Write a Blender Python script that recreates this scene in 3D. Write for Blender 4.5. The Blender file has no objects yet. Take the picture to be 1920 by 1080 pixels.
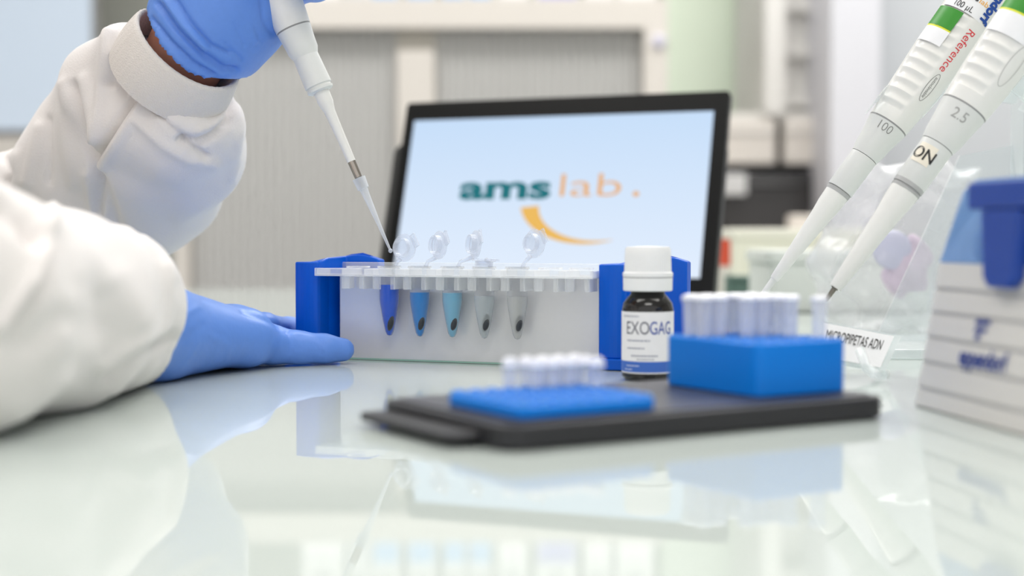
import bpy, bmesh, math, random
import numpy as np
from mathutils import Vector, Matrix

SC = bpy.context.scene
COL = SC.collection
random.seed(4)
# ------------------------------------------------------------------ camera
FPX = 2700.0                      # focal length in pixels of a 1920 px wide frame
T = 0.90                          # height of the bench top
HC = 0.0706                       # lens height above the bench top
TH = math.atan(100 / FPX)
camd = bpy.data.cameras.new('camera')
camd.sensor_width = 36.0
camd.lens = FPX / 1920 * 36.0
camd.clip_start = 0.02
camd.dof.use_dof = True
camd.dof.focus_distance = 0.785
camd.dof.aperture_fstop = 4.6
cam = bpy.data.objects.new('camera', camd)
cam.location = (0, 0, T + HC)
cam.rotation_euler = (math.pi / 2 - TH, 0, 0)
COL.objects.link(cam)
SC.camera = cam
# ------------------------------------------------------------------ view and world
SC.view_settings.view_transform = 'Standard'
SC.view_settings.look = 'None'
SC.view_settings.exposure = 0.32
SC.view_settings.gamma = 1.0
SC.view_settings.use_curve_mapping = False
SC.cycles.max_bounces = 10
SC.cycles.transparent_max_bounces = 24
SC.cycles.sample_clamp_indirect = 6.0
SC.cycles.caustics_reflective = False
SC.cycles.caustics_refractive = False
world = bpy.data.worlds.new('daylight')
SC.world = world
world.use_nodes = True
world.node_tree.nodes['Background'].inputs[0].default_value = (1.0, 0.995, 0.985, 1)
world.node_tree.nodes['Background'].inputs[1].default_value = 0.86


def area(name, loc, sx, sy, power, rot=(0, 0, 0), color=(1, 0.985, 0.975)):
    l = bpy.data.lights.new(name, 'AREA')
    l.shape = 'RECTANGLE'
    l.size, l.size_y, l.energy, l.color = sx, sy, power, color
    o = bpy.data.objects.new(name, l)
    o.location, o.rotation_euler = loc, rot
    COL.objects.link(o)
    return o


CEIL = 2.75
LAMPS = [(-0.9, 0.3), (0.9, 0.3), (-0.9, 1.9), (0.9, 1.9), (0.0, -1.2), (0.7, 2.65)]  # last lamp is an addition that brightens the glass board and back wall
for i, (x, y) in enumerate(LAMPS):
    area('ceiling_lamp_light', (x, y, CEIL - 0.06), 1.15, 0.55, (1.4, 1.4, 16, 14, 6, 14)[i])


# ------------------------------------------------------------------ projection helpers
FV = Vector((0, math.cos(TH), -math.sin(TH)))
UV = Vector((0, math.sin(TH), math.cos(TH)))


def W(px, py, z):
    """world point seen at photo pixel (px, py) at distance z along +Y"""
    d = FV + Vector(((px - 960) / FPX, 0, 0)) + UV * ((540 - py) / FPX)
    return Vector((0, 0, T + HC)) + d * (z / d.y)


def G(px, py, h=0.0):
    """world point at height h above the bench seen at a photo pixel"""
    d = FV + Vector(((px - 960) / FPX, 0, 0)) + UV * ((540 - py) / FPX)
    return Vector((0, 0, T + HC)) + d * ((h - HC) / d.z)


# ------------------------------------------------------------------ materials
def lin(c):
    return tuple((v / 255 / 12.92) if v / 255 <= 0.04045 else ((v / 255 + 0.055) / 1.055) ** 2.4 for v in c)


MATS = {}


def mat(name, rgb, rough=0.5, metal=0.0, spec=0.5, bump=0.0, bscale=300.0, vary=0.0, sheen=0.0, coat=0.0,
        trans=0.0, sss=0.0, emit=0.0, ior=1.45):
    if name in MATS:
        return MATS[name]
    m = bpy.data.materials.new(name)
    m.use_nodes = True
    nt = m.node_tree
    b = nt.nodes['Principled BSDF']
    c = lin(rgb)
    b.inputs['Base Color'].default_value = (*c, 1)
    b.inputs['Roughness'].default_value = rough
    b.inputs['Metallic'].default_value = metal
    b.inputs['Specular IOR Level'].default_value = spec
    b.inputs['IOR'].default_value = ior
    b.inputs['Coat Weight'].default_value = coat
    b.inputs['Coat Roughness'].default_value = 0.03
    b.inputs['Sheen Weight'].default_value = sheen
    b.inputs['Transmission Weight'].default_value = trans
    if sss:
        b.inputs['Subsurface Weight'].default_value = sss
        b.inputs['Subsurface Scale'].default_value = 0.004
    if emit:
        b.inputs['Emission Color'].default_value = (*c, 1)
        b.inputs['Emission Strength'].default_value = emit
    tc = nt.nodes.new('ShaderNodeTexCoord')
    nz = nt.nodes.new('ShaderNodeTexNoise')
    nz.inputs['Scale'].default_value = bscale
    nz.inputs['Detail'].default_value = 3
    nt.links.new(tc.outputs['Object'], nz.inputs['Vector'])
    if bump:
        bp = nt.nodes.new('ShaderNodeBump')
        bp.inputs['Strength'].default_value = bump
        bp.inputs['Distance'].default_value = 0.001
        nt.links.new(nz.outputs['Fac'], bp.inputs['Height'])
        nt.links.new(bp.outputs['Normal'], b.inputs['Normal'])
    v = vary or 0.02
    mx = nt.nodes.new('ShaderNodeMix')
    mx.data_type = 'RGBA'
    mx.inputs[6].default_value = (*[k * (1 - v) for k in c], 1)
    mx.inputs[7].default_value = (*[min(1, k * (1 + v)) for k in c], 1)
    nt.links.new(nz.outputs['Fac'], mx.inputs[0])
    nt.links.new(mx.outputs[2], b.inputs['Base Color'])
    MATS[name] = m
    return m


def clear(name, rgb, base=0.12, edge=0.6, rough=0.15, power=0.35, gloss=1.0):
    """thin clear or milky plastic: mostly see-through face on, denser toward its edges"""
    if name in MATS:
        return MATS[name]
    m = bpy.data.materials.new(name)
    m.use_nodes = True
    nt = m.node_tree
    b = nt.nodes['Principled BSDF']
    b.inputs['Base Color'].default_value = (*lin(rgb), 1)
    b.inputs['Roughness'].default_value = rough
    b.inputs['Specular IOR Level'].default_value = 0.6
    tr = nt.nodes.new('ShaderNodeBsdfTransparent')
    tr.inputs[0].default_value = (*[0.5 + 0.5 * c for c in lin(rgb)], 1)
    lw = nt.nodes.new('ShaderNodeLayerWeight')
    lw.inputs['Blend'].default_value = power
    mr = nt.nodes.new('ShaderNodeMapRange')
    mr.inputs['To Min'].default_value = base
    mr.inputs['To Max'].default_value = edge
    nt.links.new(lw.outputs['Facing'], mr.inputs['Value'])
    ms = nt.nodes.new('ShaderNodeMixShader')
    nt.links.new(mr.outputs[0], ms.inputs[0])
    nt.links.new(tr.outputs[0], ms.inputs[1])
    nt.links.new(b.outputs[0], ms.inputs[2])
    nz = nt.nodes.new('ShaderNodeTexNoise')
    nz.inputs['Scale'].default_value = 90
    bp = nt.nodes.new('ShaderNodeBump')
    bp.inputs['Strength'].default_value = 0.15
    bp.inputs['Distance'].default_value = 0.0006
    tc = nt.nodes.new('ShaderNodeTexCoord')
    nt.links.new(tc.outputs['Object'], nz.inputs['Vector'])
    nt.links.new(nz.outputs['Fac'], bp.inputs['Height'])
    nt.links.new(bp.outputs['Normal'], b.inputs['Normal'])
    nt.links.new(ms.outputs[0], nt.nodes['Material Output'].inputs[0])
    MATS[name] = m
    return m


# ------------------------------------------------------------------ mesh helpers
def obj(name, bm, m, parent=None, smooth=None, bevel=0.0, subsurf=0, segs=2):
    me = bpy.data.meshes.new(name)
    if isinstance(bm, bmesh.types.BMesh):
        bmesh.ops.recalc_face_normals(bm, faces=bm.faces)
        bm.to_mesh(me)
        bm.free()
    else:
        me.from_pydata([tuple(v) for v in bm[0]], [], [tuple(f) for f in bm[1]])
        me.update()
        b2 = bmesh.new()
        b2.from_mesh(me)
        bmesh.ops.recalc_face_normals(b2, faces=b2.faces)
        b2.to_mesh(me)
        b2.free()
    me.materials.append(m)
    o = bpy.data.objects.new(name, me)
    COL.objects.link(o)
    if parent:
        o.parent = parent
    if bevel:
        md = o.modifiers.new('bevel', 'BEVEL')
        md.width, md.segments, md.limit_method = bevel, segs, 'ANGLE'
        md.angle_limit = math.radians(40)
        md.harden_normals = False
    if subsurf:
        md = o.modifiers.new('subsurf', 'SUBSURF')
        md.levels = md.render_levels = subsurf
    if smooth:
        me.shade_smooth() if hasattr(me, 'shade_smooth') else None
        if smooth != 'all':
            me.set_sharp_from_angle(angle=math.radians(38))
    return o


def tag(o, label, cat, group=None):
    o['label'], o['category'] = label, cat
    if group:
        o['group'] = group
    return o


def thing(name, label, cat, loc=(0, 0, 0), rotz=0.0, group=None, mw=None):
    o = bpy.data.objects.new(name, None)
    o.empty_display_size = 0.02
    COL.objects.link(o)
    o.location = loc
    o.rotation_euler = (0, 0, rotz)
    if mw is not None:
        o.matrix_world = mw
    return tag(o, label, cat, group)


def struct(name, bm, m, **k):
    o = obj(name, bm, m, **k)
    if not k.get('parent'):
        o['kind'] = 'structure'
    return o


def box(bm, c, s, rz=0.0):
    M = Matrix.Translation(c) @ Matrix.Rotation(rz, 4, 'Z') @ Matrix.Diagonal((*s, 1))
    bmesh.ops.create_cube(bm, size=1.0, matrix=M)
    return bm


def B(c, s, rz=0.0):
    return box(bmesh.new(), c, s, rz)


def boxr(x0, x1, y0, y1, z0, z1, bm=None):
    return box(bm or bmesh.new(), ((x0 + x1) / 2, (y0 + y1) / 2, (z0 + z1) / 2), (x1 - x0, y1 - y0, z1 - z0))


def lathe(prof, n=40, M=None, bm=None, wob=None, capends=True):
    """prof: (z, r) pairs; revolved about local z, then M"""
    bm = bm or bmesh.new()
    M = M or Matrix.Identity(4)
    rings = []
    for z, r in prof:
        if r < 1e-6:
            rings.append([bm.verts.new(M @ Vector((0, 0, z)))])
        else:
            rings.append([bm.verts.new(M @ Vector(((r + (wob(z, 2 * math.pi * k / n) if wob else 0)) * math.cos(2 * math.pi * k / n),
                                                   (r + (wob(z, 2 * math.pi * k / n) if wob else 0)) * math.sin(2 * math.pi * k / n), z)))
                          for k in range(n)])
    for a, b in zip(rings, rings[1:]):
        if len(a) == 1 and len(b) == 1:
            continue
        for k in range(n):
            k2 = (k + 1) % n
            if len(a) == 1:
                bm.faces.new((a[0], b[k], b[k2]))
            elif len(b) == 1:
                bm.faces.new((a[k], a[k2], b[0]))
            else:
                bm.faces.new((a[k], a[k2], b[k2], b[k]))
    if capends:
        for r in (rings[0], rings[-1]):
            if len(r) > 1:
                bm.faces.new(r)
    return bm


def prism(pts, z0, z1, bm=None, M=None):
    """pts: xy outline; ztop may be a function"""
    bm = bm or bmesh.new()
    M = M or Matrix.Identity(4)
    zt = z1 if callable(z1) else (lambda x, y: z1)
    a = [bm.verts.new(M @ Vector((x, y, z0))) for x, y in pts]
    b = [bm.verts.new(M @ Vector((x, y, zt(x, y)))) for x, y in pts]
    n = len(pts)
    for k in range(n):
        bm.faces.new((a[k], a[(k + 1) % n], b[(k + 1) % n], b[k]))
    bm.faces.new(a)
    bm.faces.new(b)
    return bm


def rrect(x0, x1, y0, y1, r, n=6):
    out = []
    for cx, cy, a0 in ((x1 - r, y1 - r, 0), (x0 + r, y1 - r, 90), (x0 + r, y0 + r, 180), (x1 - r, y0 + r, 270)):
        for k in range(n + 1):
            a = math.radians(a0 + 90 * k / n)
            out.append((cx + r * math.cos(a), cy + r * math.sin(a)))
    return out


def tube(pts, rad, n=12, bm=None):
    bm = bm or bmesh.new()
    pts = [Vector(p) for p in pts]
    rad = rad if hasattr(rad, '__len__') else [rad] * len(pts)
    prev = None
    rings = []
    for i, p in enumerate(pts):
        t = (pts[min(i + 1, len(pts) - 1)] - pts[max(i - 1, 0)]).normalized()
        if prev is None:
            u = t.orthogonal().normalized()
        else:
            u = (prev - t * prev.dot(t)).normalized()
        prev = u
        v = t.cross(u)
        rings.append([bm.verts.new(p + (u * math.cos(2 * math.pi * k / n) + v * math.sin(2 * math.pi * k / n)) * rad[i]) for k in range(n)])
    for a, b in zip(rings, rings[1:]):
        for k in range(n):
            bm.faces.new((a[k], a[(k + 1) % n], b[(k + 1) % n], b[k]))
    bm.faces.new(rings[0])
    bm.faces.new(rings[-1])
    return bm


def text_mesh(s, size, fat=0.0, sx=1.0, shear=0.0, align='CENTER', fn=None, space=1.0, res=4):
    """flat lettering as (verts, faces); fn maps (x, y) to 3D"""
    c = bpy.data.curves.new('t', 'FONT')
    c.body, c.size, c.offset, c.shear = s, size, fat, shear
    c.align_x, c.align_y = align, 'CENTER'
    c.space_character = space
    c.resolution_u = res
    o = bpy.data.objects.new('t', c)
    COL.objects.link(o)
    dg = bpy.context.evaluated_depsgraph_get()
    dg.update()
    me = bpy.data.meshes.new_from_object(o.evaluated_get(dg))
    vs = [(v.co.x * sx, v.co.y) for v in me.vertices]
    fs = [tuple(p.vertices) for p in me.polygons]
    bpy.data.objects.remove(o)
    bpy.data.curves.remove(c)
    bpy.data.meshes.remove(me)
    fn = fn or (lambda x, y: (x, y, 0))
    return [fn(x, y) for x, y in vs], fs


def text_obj(name, parts, m, parent):
    V, Fc = [], []
    for vs, fs in parts:
        n = len(V)
        V += [tuple(v) for v in vs]
        Fc += [tuple(i + n for i in f) for f in fs]
    return obj(name, (V, Fc), m, parent)


# ------------------------------------------------------------------ soft bodies: distance field + surface nets
def rc(P, a, b, r1, r2):
    a, b = np.array(a), np.array(b)
    ab = b - a
    L2 = ab @ ab + 1e-12
    t = np.clip(((P - a) @ ab) / L2, 0, 1)
    return np.linalg.norm(P - (a + t[:, None] * ab), axis=1) - (r1 + (r2 - r1) * t)


def smin(a, b, k):
    h = np.clip(0.5 + 0.5 * (b - a) / k, 0, 1)
    return b * (1 - h) + a * h - k * h * (1 - h)


def nets(fn, lo, hi, h):
    lo, hi = np.array(lo, float), np.array(hi, float)
    n = np.ceil((hi - lo) / h).astype(int) + 1
    ax = [lo[i] + h * np.arange(n[i]) for i in range(3)]
    g = np.stack(np.meshgrid(*ax, indexing='ij'), -1).reshape(-1, 3)
    D = np.concatenate([fn(g[i:i + 200000]) for i in range(0, len(g), 200000)]).reshape(n)
    S = D < 0
    cs = np.zeros(n - 1, int)
    for dx in (0, 1):
        for dy in (0, 1):
            for dz in (0, 1):
                cs += S[dx:n[0] - 1 + dx, dy:n[1] - 1 + dy, dz:n[2] - 1 + dz]
    act = (cs > 0) & (cs < 8)
    idx = -np.ones(n - 1, int)
    cells = np.argwhere(act)
    idx[act] = np.arange(len(cells))
    acc = np.zeros((len(cells), 3))
    cnt = np.zeros(len(cells))
    cor = [(0, 0, 0), (1, 0, 0), (0, 1, 0), (1, 1, 0), (0, 0, 1), (1, 0, 1), (0, 1, 1), (1, 1, 1)]
    for i in range(8):
        for j in range(i + 1, 8):
            if sum(abs(cor[i][k] - cor[j][k]) for k in range(3)) != 1:
                continue
            A, Bc = np.array(cor[i]), np.array(cor[j])
            da = D[tuple((cells + A).T)]
            db = D[tuple((cells + Bc).T)]
            m = (da < 0) != (db < 0)
            t = np.where(m, da / np.where(m, da - db, 1), 0)[:, None]
            acc += np.where(m[:, None], A + t * (Bc - A), 0)
            cnt += m
    V = lo + h * (cells + acc / cnt[:, None])
    F = []
    for a in range(3):
        b, c = (a + 1) % 3, (a + 2) % 3
        s0 = [slice(None)] * 3
        s1 = [slice(None)] * 3
        s0[a], s1[a] = slice(0, -1), slice(1, None)
        cr = S[tuple(s0)] != S[tuple(s1)]
        e = np.argwhere(cr)
        ok = (e[:, b] > 0) & (e[:, c] > 0) & (e[:, b] < n[b] - 1) & (e[:, c] < n[c] - 1)
        e = e[ok]
        q = []
        for ob, oc in ((-1, -1), (0, -1), (0, 0), (-1, 0)):
            k = e.copy()
            k[:, b] += ob
            k[:, c] += oc
            q.append(idx[tuple(k.T)])
        q = np.stack(q, 1)
        fl = S[tuple(e.T)]
        q[~fl] = q[~fl][:, ::-1]
        F.append(q)
    F = np.concatenate(F)
    F = F[(F >= 0).all(1)]
    return V, F


def project(V):
    r = V - np.array([0, 0, T + HC])
    F_, U_ = np.array(FV), np.array(UV)
    d = r @ F_
    return np.stack([960 + FPX * r[:, 0] / d, 540 - FPX * (r @ U_) / d], 1)


def vnormals(V, F):
    fn = np.cross(V[F[:, 2]] - V[F[:, 0]], V[F[:, 3]] - V[F[:, 1]])
    N = np.zeros_like(V)
    for k in range(4):
        np.add.at(N, F[:, k], fn)
    return N / (np.linalg.norm(N, axis=1)[:, None] + 1e-12)


def relax(V, F, it=2, lam=0.5):
    E = np.concatenate([F[:, [0, 1]], F[:, [1, 2]], F[:, [2, 3]], F[:, [3, 0]]])
    E = np.concatenate([E, E[:, ::-1]])
    for _ in range(it):
        s = np.zeros_like(V)
        c = np.zeros(len(V))
        np.add.at(s, E[:, 0], V[E[:, 1]])
        np.add.at(c, E[:, 0], 1)
        V = V + lam * (s / c[:, None] - V)
    return V


def split4(V, F):
    E = np.sort(np.concatenate([F[:, [0, 1]], F[:, [1, 2]], F[:, [2, 3]], F[:, [3, 0]]]), 1)
    U_, ix = np.unique(E, axis=0, return_inverse=True)
    ix = ix.reshape(4, len(F)) + len(V)
    c = len(V) + len(U_) + np.arange(len(F))
    V2 = np.concatenate([V, (V[U_[:, 0]] + V[U_[:, 1]]) / 2, V[F].mean(1)])
    Q = [np.stack([F[:, k], ix[k], c, ix[(k + 3) % 4]], 1) for k in range(4)]
    return V2, np.concatenate(Q)


def segdist(P, a, b):
    a, b = np.array(a, float), np.array(b, float)
    ab = b - a
    t = np.clip(((P - a) @ ab) / (ab @ ab + 1e-9), 0, 1)
    return np.linalg.norm(P - (a + t[:, None] * ab), axis=1)


def creases(V, F, strokes):
    """model folds: (polyline, width, height in m, + raised / - sunk), on the side that faces the lens' half-space"""
    N = vnormals(V, F)
    P = project(V)
    view = V - np.array([0, 0, T + HC])
    view /= np.linalg.norm(view, axis=1)[:, None]
    face = np.clip(-(N * view).sum(1) * 2 + 0.3, 0, 1)
    D = np.zeros(len(V))
    for pl, w, hgt in strokes:
        d = np.full(len(V), 1e9)
        for a, b in zip(pl, pl[1:]):
            d = np.minimum(d, segdist(P, a, b))
        D += hgt * np.exp(-(d / w) ** 2)
    return V + N * (D * face)[:, None]


# ================================================================== SETTING
M_wall = mat('wall paint', (214, 212, 207), 0.7)
M_white = mat('white laminate', (222, 220, 216), 0.5)
M_cream = mat('cream laminate', (214, 208, 201), 0.45)
M_ceil = mat('ceiling tile', (240, 240, 238), 0.8)
M_floor = mat('grey vinyl floor', (170, 172, 172), 0.4, vary=0.06, bscale=20)

struct('floor', boxr(-3.2, 3.6, -2.2, 4.3, -0.05, 0), M_floor)
struct('ceiling', boxr(-3.2, 3.6, -2.2, 4.3, CEIL, CEIL + 0.05), M_ceil)
struct('wall_back', boxr(-3.2, 3.6, 4.2, 4.3, 0, CEIL), mat('olive grey wall', (186, 188, 180), 0.7))
struct('wall_left', boxr(-3.3, -3.2, -2.2, 4.3, 0, CEIL), M_wall)
struct('wall_right', boxr(3.6, 3.7, -2.2, 4.3, 0, CEIL), M_wall)
struct('baseboard_back', boxr(-3.2, 3.6, 4.185, 4.2, 0, 0.09), M_white)
for i, (x, y) in enumerate(LAMPS):
    t = thing('ceiling_lamp', ['flat white ceiling lamp, left of the bench front', 'flat white ceiling lamp, right of the bench front',
                               'flat white ceiling lamp over the tambour cabinet, left', 'flat white ceiling lamp near the right wall cupboards',
                               'flat white ceiling lamp behind the viewer', 'unseen ceiling lamp added to brighten the glass board'][i], 'ceiling lamp', (x, y, CEIL), 0, 'ceiling lamps')
    obj('frame', boxr(-0.62, 0.62, -0.32, 0.32, -0.035, 0), M_white, t, bevel=0.004)
    obj('diffuser', boxr(-0.58, 0.58, -0.28, 0.28, -0.042, -0.034), mat('lamp diffuser', (255, 252, 246), 0.5, emit=3.0), t)

# bench: back-painted glass over a frame
bt = thing('lab_bench', 'long lab bench with a glossy pale green-white glass top', 'bench', (0, 0, 0))
TX0, TX1, TY0, TY1 = -0.47, 1.7, -0.25, 1.885
g = mat('back painted glass', (195, 203, 199), 0.015, spec=0.26, ior=1.45)
obj('glass_top', boxr(TX0, TX1, TY0, TY1, T - 0.010, T), g, bt, bevel=0.002)
obj('worktop', boxr(TX0 + 0.01, TX1 - 0.01, TY0 + 0.01, TY1 - 0.01, T - 0.04, T - 0.010), M_white, bt)
for x in (TX0 + 0.08, TX1 - 0.08):
    for y in (TY0 + 0.08, TY1 - 0.08):
        obj('leg', boxr(x - 0.03, x + 0.03, y - 0.03, y + 0.03, 0, T - 0.04), mat('grey steel', (170, 172, 174), 0.4, metal=0.6), bt)

# ------------------------------------------------------------------ background, left: pale window
YW = 3.6
k = YW / FPX
wx0, wx1, wz0 = W(-330, 0, YW).x, W(168, 0, YW).x, W(0, 243, YW).z
w = struct('window_1', boxr(wx0, wx1, YW, YW + 0.02, wz0, 2.3), mat('frosted window pane', (186, 198, 212), 0.25, emit=0.25))
struct('window_frame', boxr(wx0 - 0.03, wx1 + 0.012, YW + 0.02, YW + 0.05, wz0 - 0.02, 2.33), mat('grey frame', (150, 148, 146), 0.5), parent=w)
struct('window_sill', boxr(wx0 - 0.05, wx1 + 0.02, YW - 0.02, YW + 0.3, wz0 - 0.16, wz0 - 0.02), M_cream, parent=w)
struct('wall_left_partition', boxr(wx0 - 0.05, wx1 + 0.02, YW + 0.05, YW + 0.3, 0, wz0 - 0.16), mat('beige panel', (205, 198, 190), 0.6))
# ------------------------------------------------------------------ tambour cabinet
YC = 2.70
cx0, cx1 = W(322, 0, YC).x, W(1252, 0, YC).x
ztop = W(0, -4, YC).z
zin = W(0, 52, YC).z
ix0, ix1 = W(348, 0, YC).x, W(1208, 0, YC).x
cab = thing('tambour_cabinet', 'low wide cabinet with grey slatted sliding doors and a cream frame', 'cabinet', ((cx0 + cx1) / 2, YC + 0.2, 0))
ox, oy = (cx0 + cx1) / 2, YC + 0.2
bm = bmesh.new()
boxr(cx0 - ox, cx1 - ox, -0.2, 0.22, zin, ztop, bm)
boxr(cx0 - ox, ix0 - ox, -0.2, 0.22, 0.08, zin, bm)
boxr(ix1 - ox, cx1 - ox, -0.2, 0.22, 0.08, zin, bm)
boxr(cx0 - ox, cx1 - ox, -0.2, 0.22, 0.03, 0.08, bm)
boxr(cx0 - ox, cx1 - ox, 0.20, 0.22, 0.08, zin, bm)
obj('carcass', bm, M_cream, cab)
obj('plinth', boxr(cx0 - ox + 0.02, cx1 - ox - 0.02, -0.17, 0.2, 0, 0.03), mat('dark plinth', (70, 70, 70), 0.6), cab)
cm = W(778, 0, YC).x
gx0, gx1 = W(742, 0, YC).x, W(814, 0, YC).x


def tambour(x0, x1, seed):
    rnd = random.Random(seed)
    bm = bmesh.new()
    x = x0
    pts = []
    while x < x1 - 1e-4:
        w_ = 0.0165
        x2 = min(x + w_, x1)
        for t_ in (0.0, 0.15, 0.4, 0.6, 0.85, 1.0):
            pts.append((x + (x2 - x) * t_, -0.165 - 0.005 * math.sin(math.pi * t_)))
        x = x2
    a = [bm.verts.new((px, py, 0.08)) for px, py in pts]
    b = [bm.verts.new((px, py, zin)) for px, py in pts]
    for i in range(len(pts) - 1):
        bm.faces.new((a[i], a[i + 1], b[i + 1], b[i]))
    c = [bm.verts.new((px, -0.155, z)) for px, z in ((x0, 0.08), (x1, 0.08), (x1, zin), (x0, zin))]
    bm.faces.new(c)
    return bm


Mt = mat('grey tambour slats', (186, 185, 183), 0.45)
obj('tambour_door', tambour(ix0 - ox, gx0 - ox, 1), Mt, cab)
obj('tambour_door', tambour(gx1 - ox, ix1 - ox, 2), Mt, cab)
zh = W(0, 92, YC).z
obj('centre_stile', boxr(gx0 - ox, gx1 - ox, -0.185, -0.15, 0.08, zh), M_cream, cab, bevel=0.003)
obj('centre_stile', boxr(gx0 - ox, gx1 - ox, -0.168, -0.15, zh, zin), mat('taupe stile', (188, 183, 174), 0.5), cab)
obj('lock', lathe([(0, 0.012), (0.006, 0.012), (0.008, 0.009)], 20,
                  Matrix.Translation((W(1235, 80, YC).x - ox, -0.2, W(1235, 78, YC).z)) @ Matrix.Rotation(math.pi / 2, 4, 'X')),
    mat('lavender plastic', (196, 194, 210), 0.4), cab)
# binders standing on the cabinet
Mb = mat('white binder board', (238, 238, 238), 0.5)
binds = [(560, 640, 'white', 'beside the gloved hand'), (648, 690, 'grey', 'narrow'), (694, 748, 'blue', ''), (760, 816, 'blue', ''),
         (828, 872, 'blue', ''), (878, 922, 'blue', ''), (932, 990, 'white', ''), (1004, 1085, 'violet', ''), (1096, 1150, 'white', ''), (1158, 1230, 'white', '')]
cols = {'white': (236, 236, 238), 'grey': (205, 208, 212), 'blue': (150, 190, 235), 'violet': (170, 168, 222)}
bl = ['wide white binder on the cabinet, leftmost of the row', 'slim light grey binder on the cabinet, second from the left',
      'white binder with a blue spine foot, first of four in the cabinet row', 'white binder with a blue spine foot, second of four in the row',
      'white binder with a blue spine foot, third of four in the row', 'slim white binder with a blue foot, last of four in the row',
      'plain white binder right of the blue-footed binders', 'white binder with a broad violet spine foot on the cabinet',
      'plain white binder right of the violet-footed one', 'wide white binder, rightmost on the tambour cabinet']
for i, (a, b_, c_, _) in enumerate(binds):
    xa, xb = W(a, 0, YC + 0.03).x, W(b_, 0, YC + 0.03).x
    t = thing('ring_binder', bl[i], 'binder', ((xa + xb) / 2, YC + 0.03, ztop), 0, 'binders on the tambour cabinet')
    wd = (xb - xa) / 2
    obj('cover', boxr(-wd, wd, 0.0, 0.24, 0, 0.31), Mb, t, bevel=0.003)
    obj('spine_label', boxr(-wd * 0.86, wd * 0.86, -0.0008, 0.0005, 0.002, 0.045), mat('binder ' + c_, cols[c_], 0.4), t)
    obj('finger_hole', lathe([(0, 0.013), (0.0015, 0.013), (0.0015, 0.009), (0, 0.009)], 24,
                             Matrix.Translation((0, 0, 0.075)) @ Matrix.Rotation(math.pi / 2, 4, 'X'), capends=False),
        mat('steel ring', (160, 165, 170), 0.3, metal=0.8), t)

# ------------------------------------------------------------------ background, right: cupboards, oven, column
YR = 3.1
def R_(x, y, z=YR):
    return W(x, y, z)
YG = 3.6
gb = thing('glass_board', 'pale green glass panel standing right of the tambour cabinet', 'panel', (R_(1340, 0, YG).x, YG, 0))
gx = R_(1340, 0, YG).x
x0, x1 = R_(1246, 0, YG).x - gx, R_(1428, 0, YG).x - gx
obj('panel', boxr(x0, x1, 0, 0.01, R_(0, 214, YG).z, 2.6), mat('pale green glass', (226, 238, 219), 0.2), gb)
obj('frame', boxr(x0 - 0.01, x1 + 0.01, 0.01, 0.04, R_(0, 218, YG).z, 2.62), mat('green grey frame', (168, 178, 160), 0.5), gb)
obj('edge_strip', boxr(x1 - 0.022, x1, -0.012, 0.0, R_(0, 214, YG).z, 2.6), mat('sage strip', (200, 210, 190), 0.5), gb)
obj('stand', boxr(x0 + 0.02, x1 - 0.02, 0.012, 0.035, 0, R_(0, 218, YG).z), M_white, gb)
cu = thing('wall_cupboard_unit', 'tall white cupboard unit with open shelves above two drawers, holding the oven', 'cupboard', (R_(1500, 0).x, YR, 0))
ux = R_(1500, 0).x
X0, X1, XS, XE = [R_(v, 0).x - ux for v in (1352, 1560, 1432, 1470)]
bm = bmesh.new()
boxr(XS, XE, -0.02, 0.02, R_(0, 214).z, 2.3, bm)
boxr(X1 - 0.01, X1 + 0.012, -0.01, 0.4, 0, 2.3, bm)
boxr(XS, X1, 0.045, 0.4, R_(0, 214).z, 2.3, bm)
boxr(X0 - 0.15, X1, 0.0, 0.4, R_(0, 224).z, R_(0, 212).z, bm)
boxr(X0 - 0.15, X1, 0.34, 0.36, 0, R_(0, 224).z, bm)
obj('carcass', bm, M_white, cu)
for y in (96, 190, 10, -80):
    obj('shelf', boxr(XE, X1 - 0.01, 0.02, 0.38, R_(0, y + 7).z, R_(0, y - 7).z), mat('shelf board', (214, 212, 208), 0.5), cu)
for a, b_ in ((1200, 1455), (1469, 1560)):
    d = obj('drawer', boxr(R_(a, 0).x - ux, R_(b_, 0).x - ux - 0.002, -0.02, 0.33, R_(0, 308).z, R_(0, 226).z), M_cream, cu, bevel=0.003)
    obj('drawer_rail', boxr(R_(a, 0).x - ux, R_(b_, 0).x - ux - 0.002, -0.024, -0.019, R_(0, 250).z, R_(0, 246).z), mat('rail', (220, 218, 215), 0.4), d)
obj('bench_shelf', boxr(X0 - 0.15, X1, -0.05, 0.34, R_(0, 436).z - 0.02, R_(0, 436).z), M_white, cu)
obj('base_cabinet', boxr(X0 - 0.15, X1, -0.03, 0.33, 0.0, R_(0, 436).z - 0.02), M_cream, cu)
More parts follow.
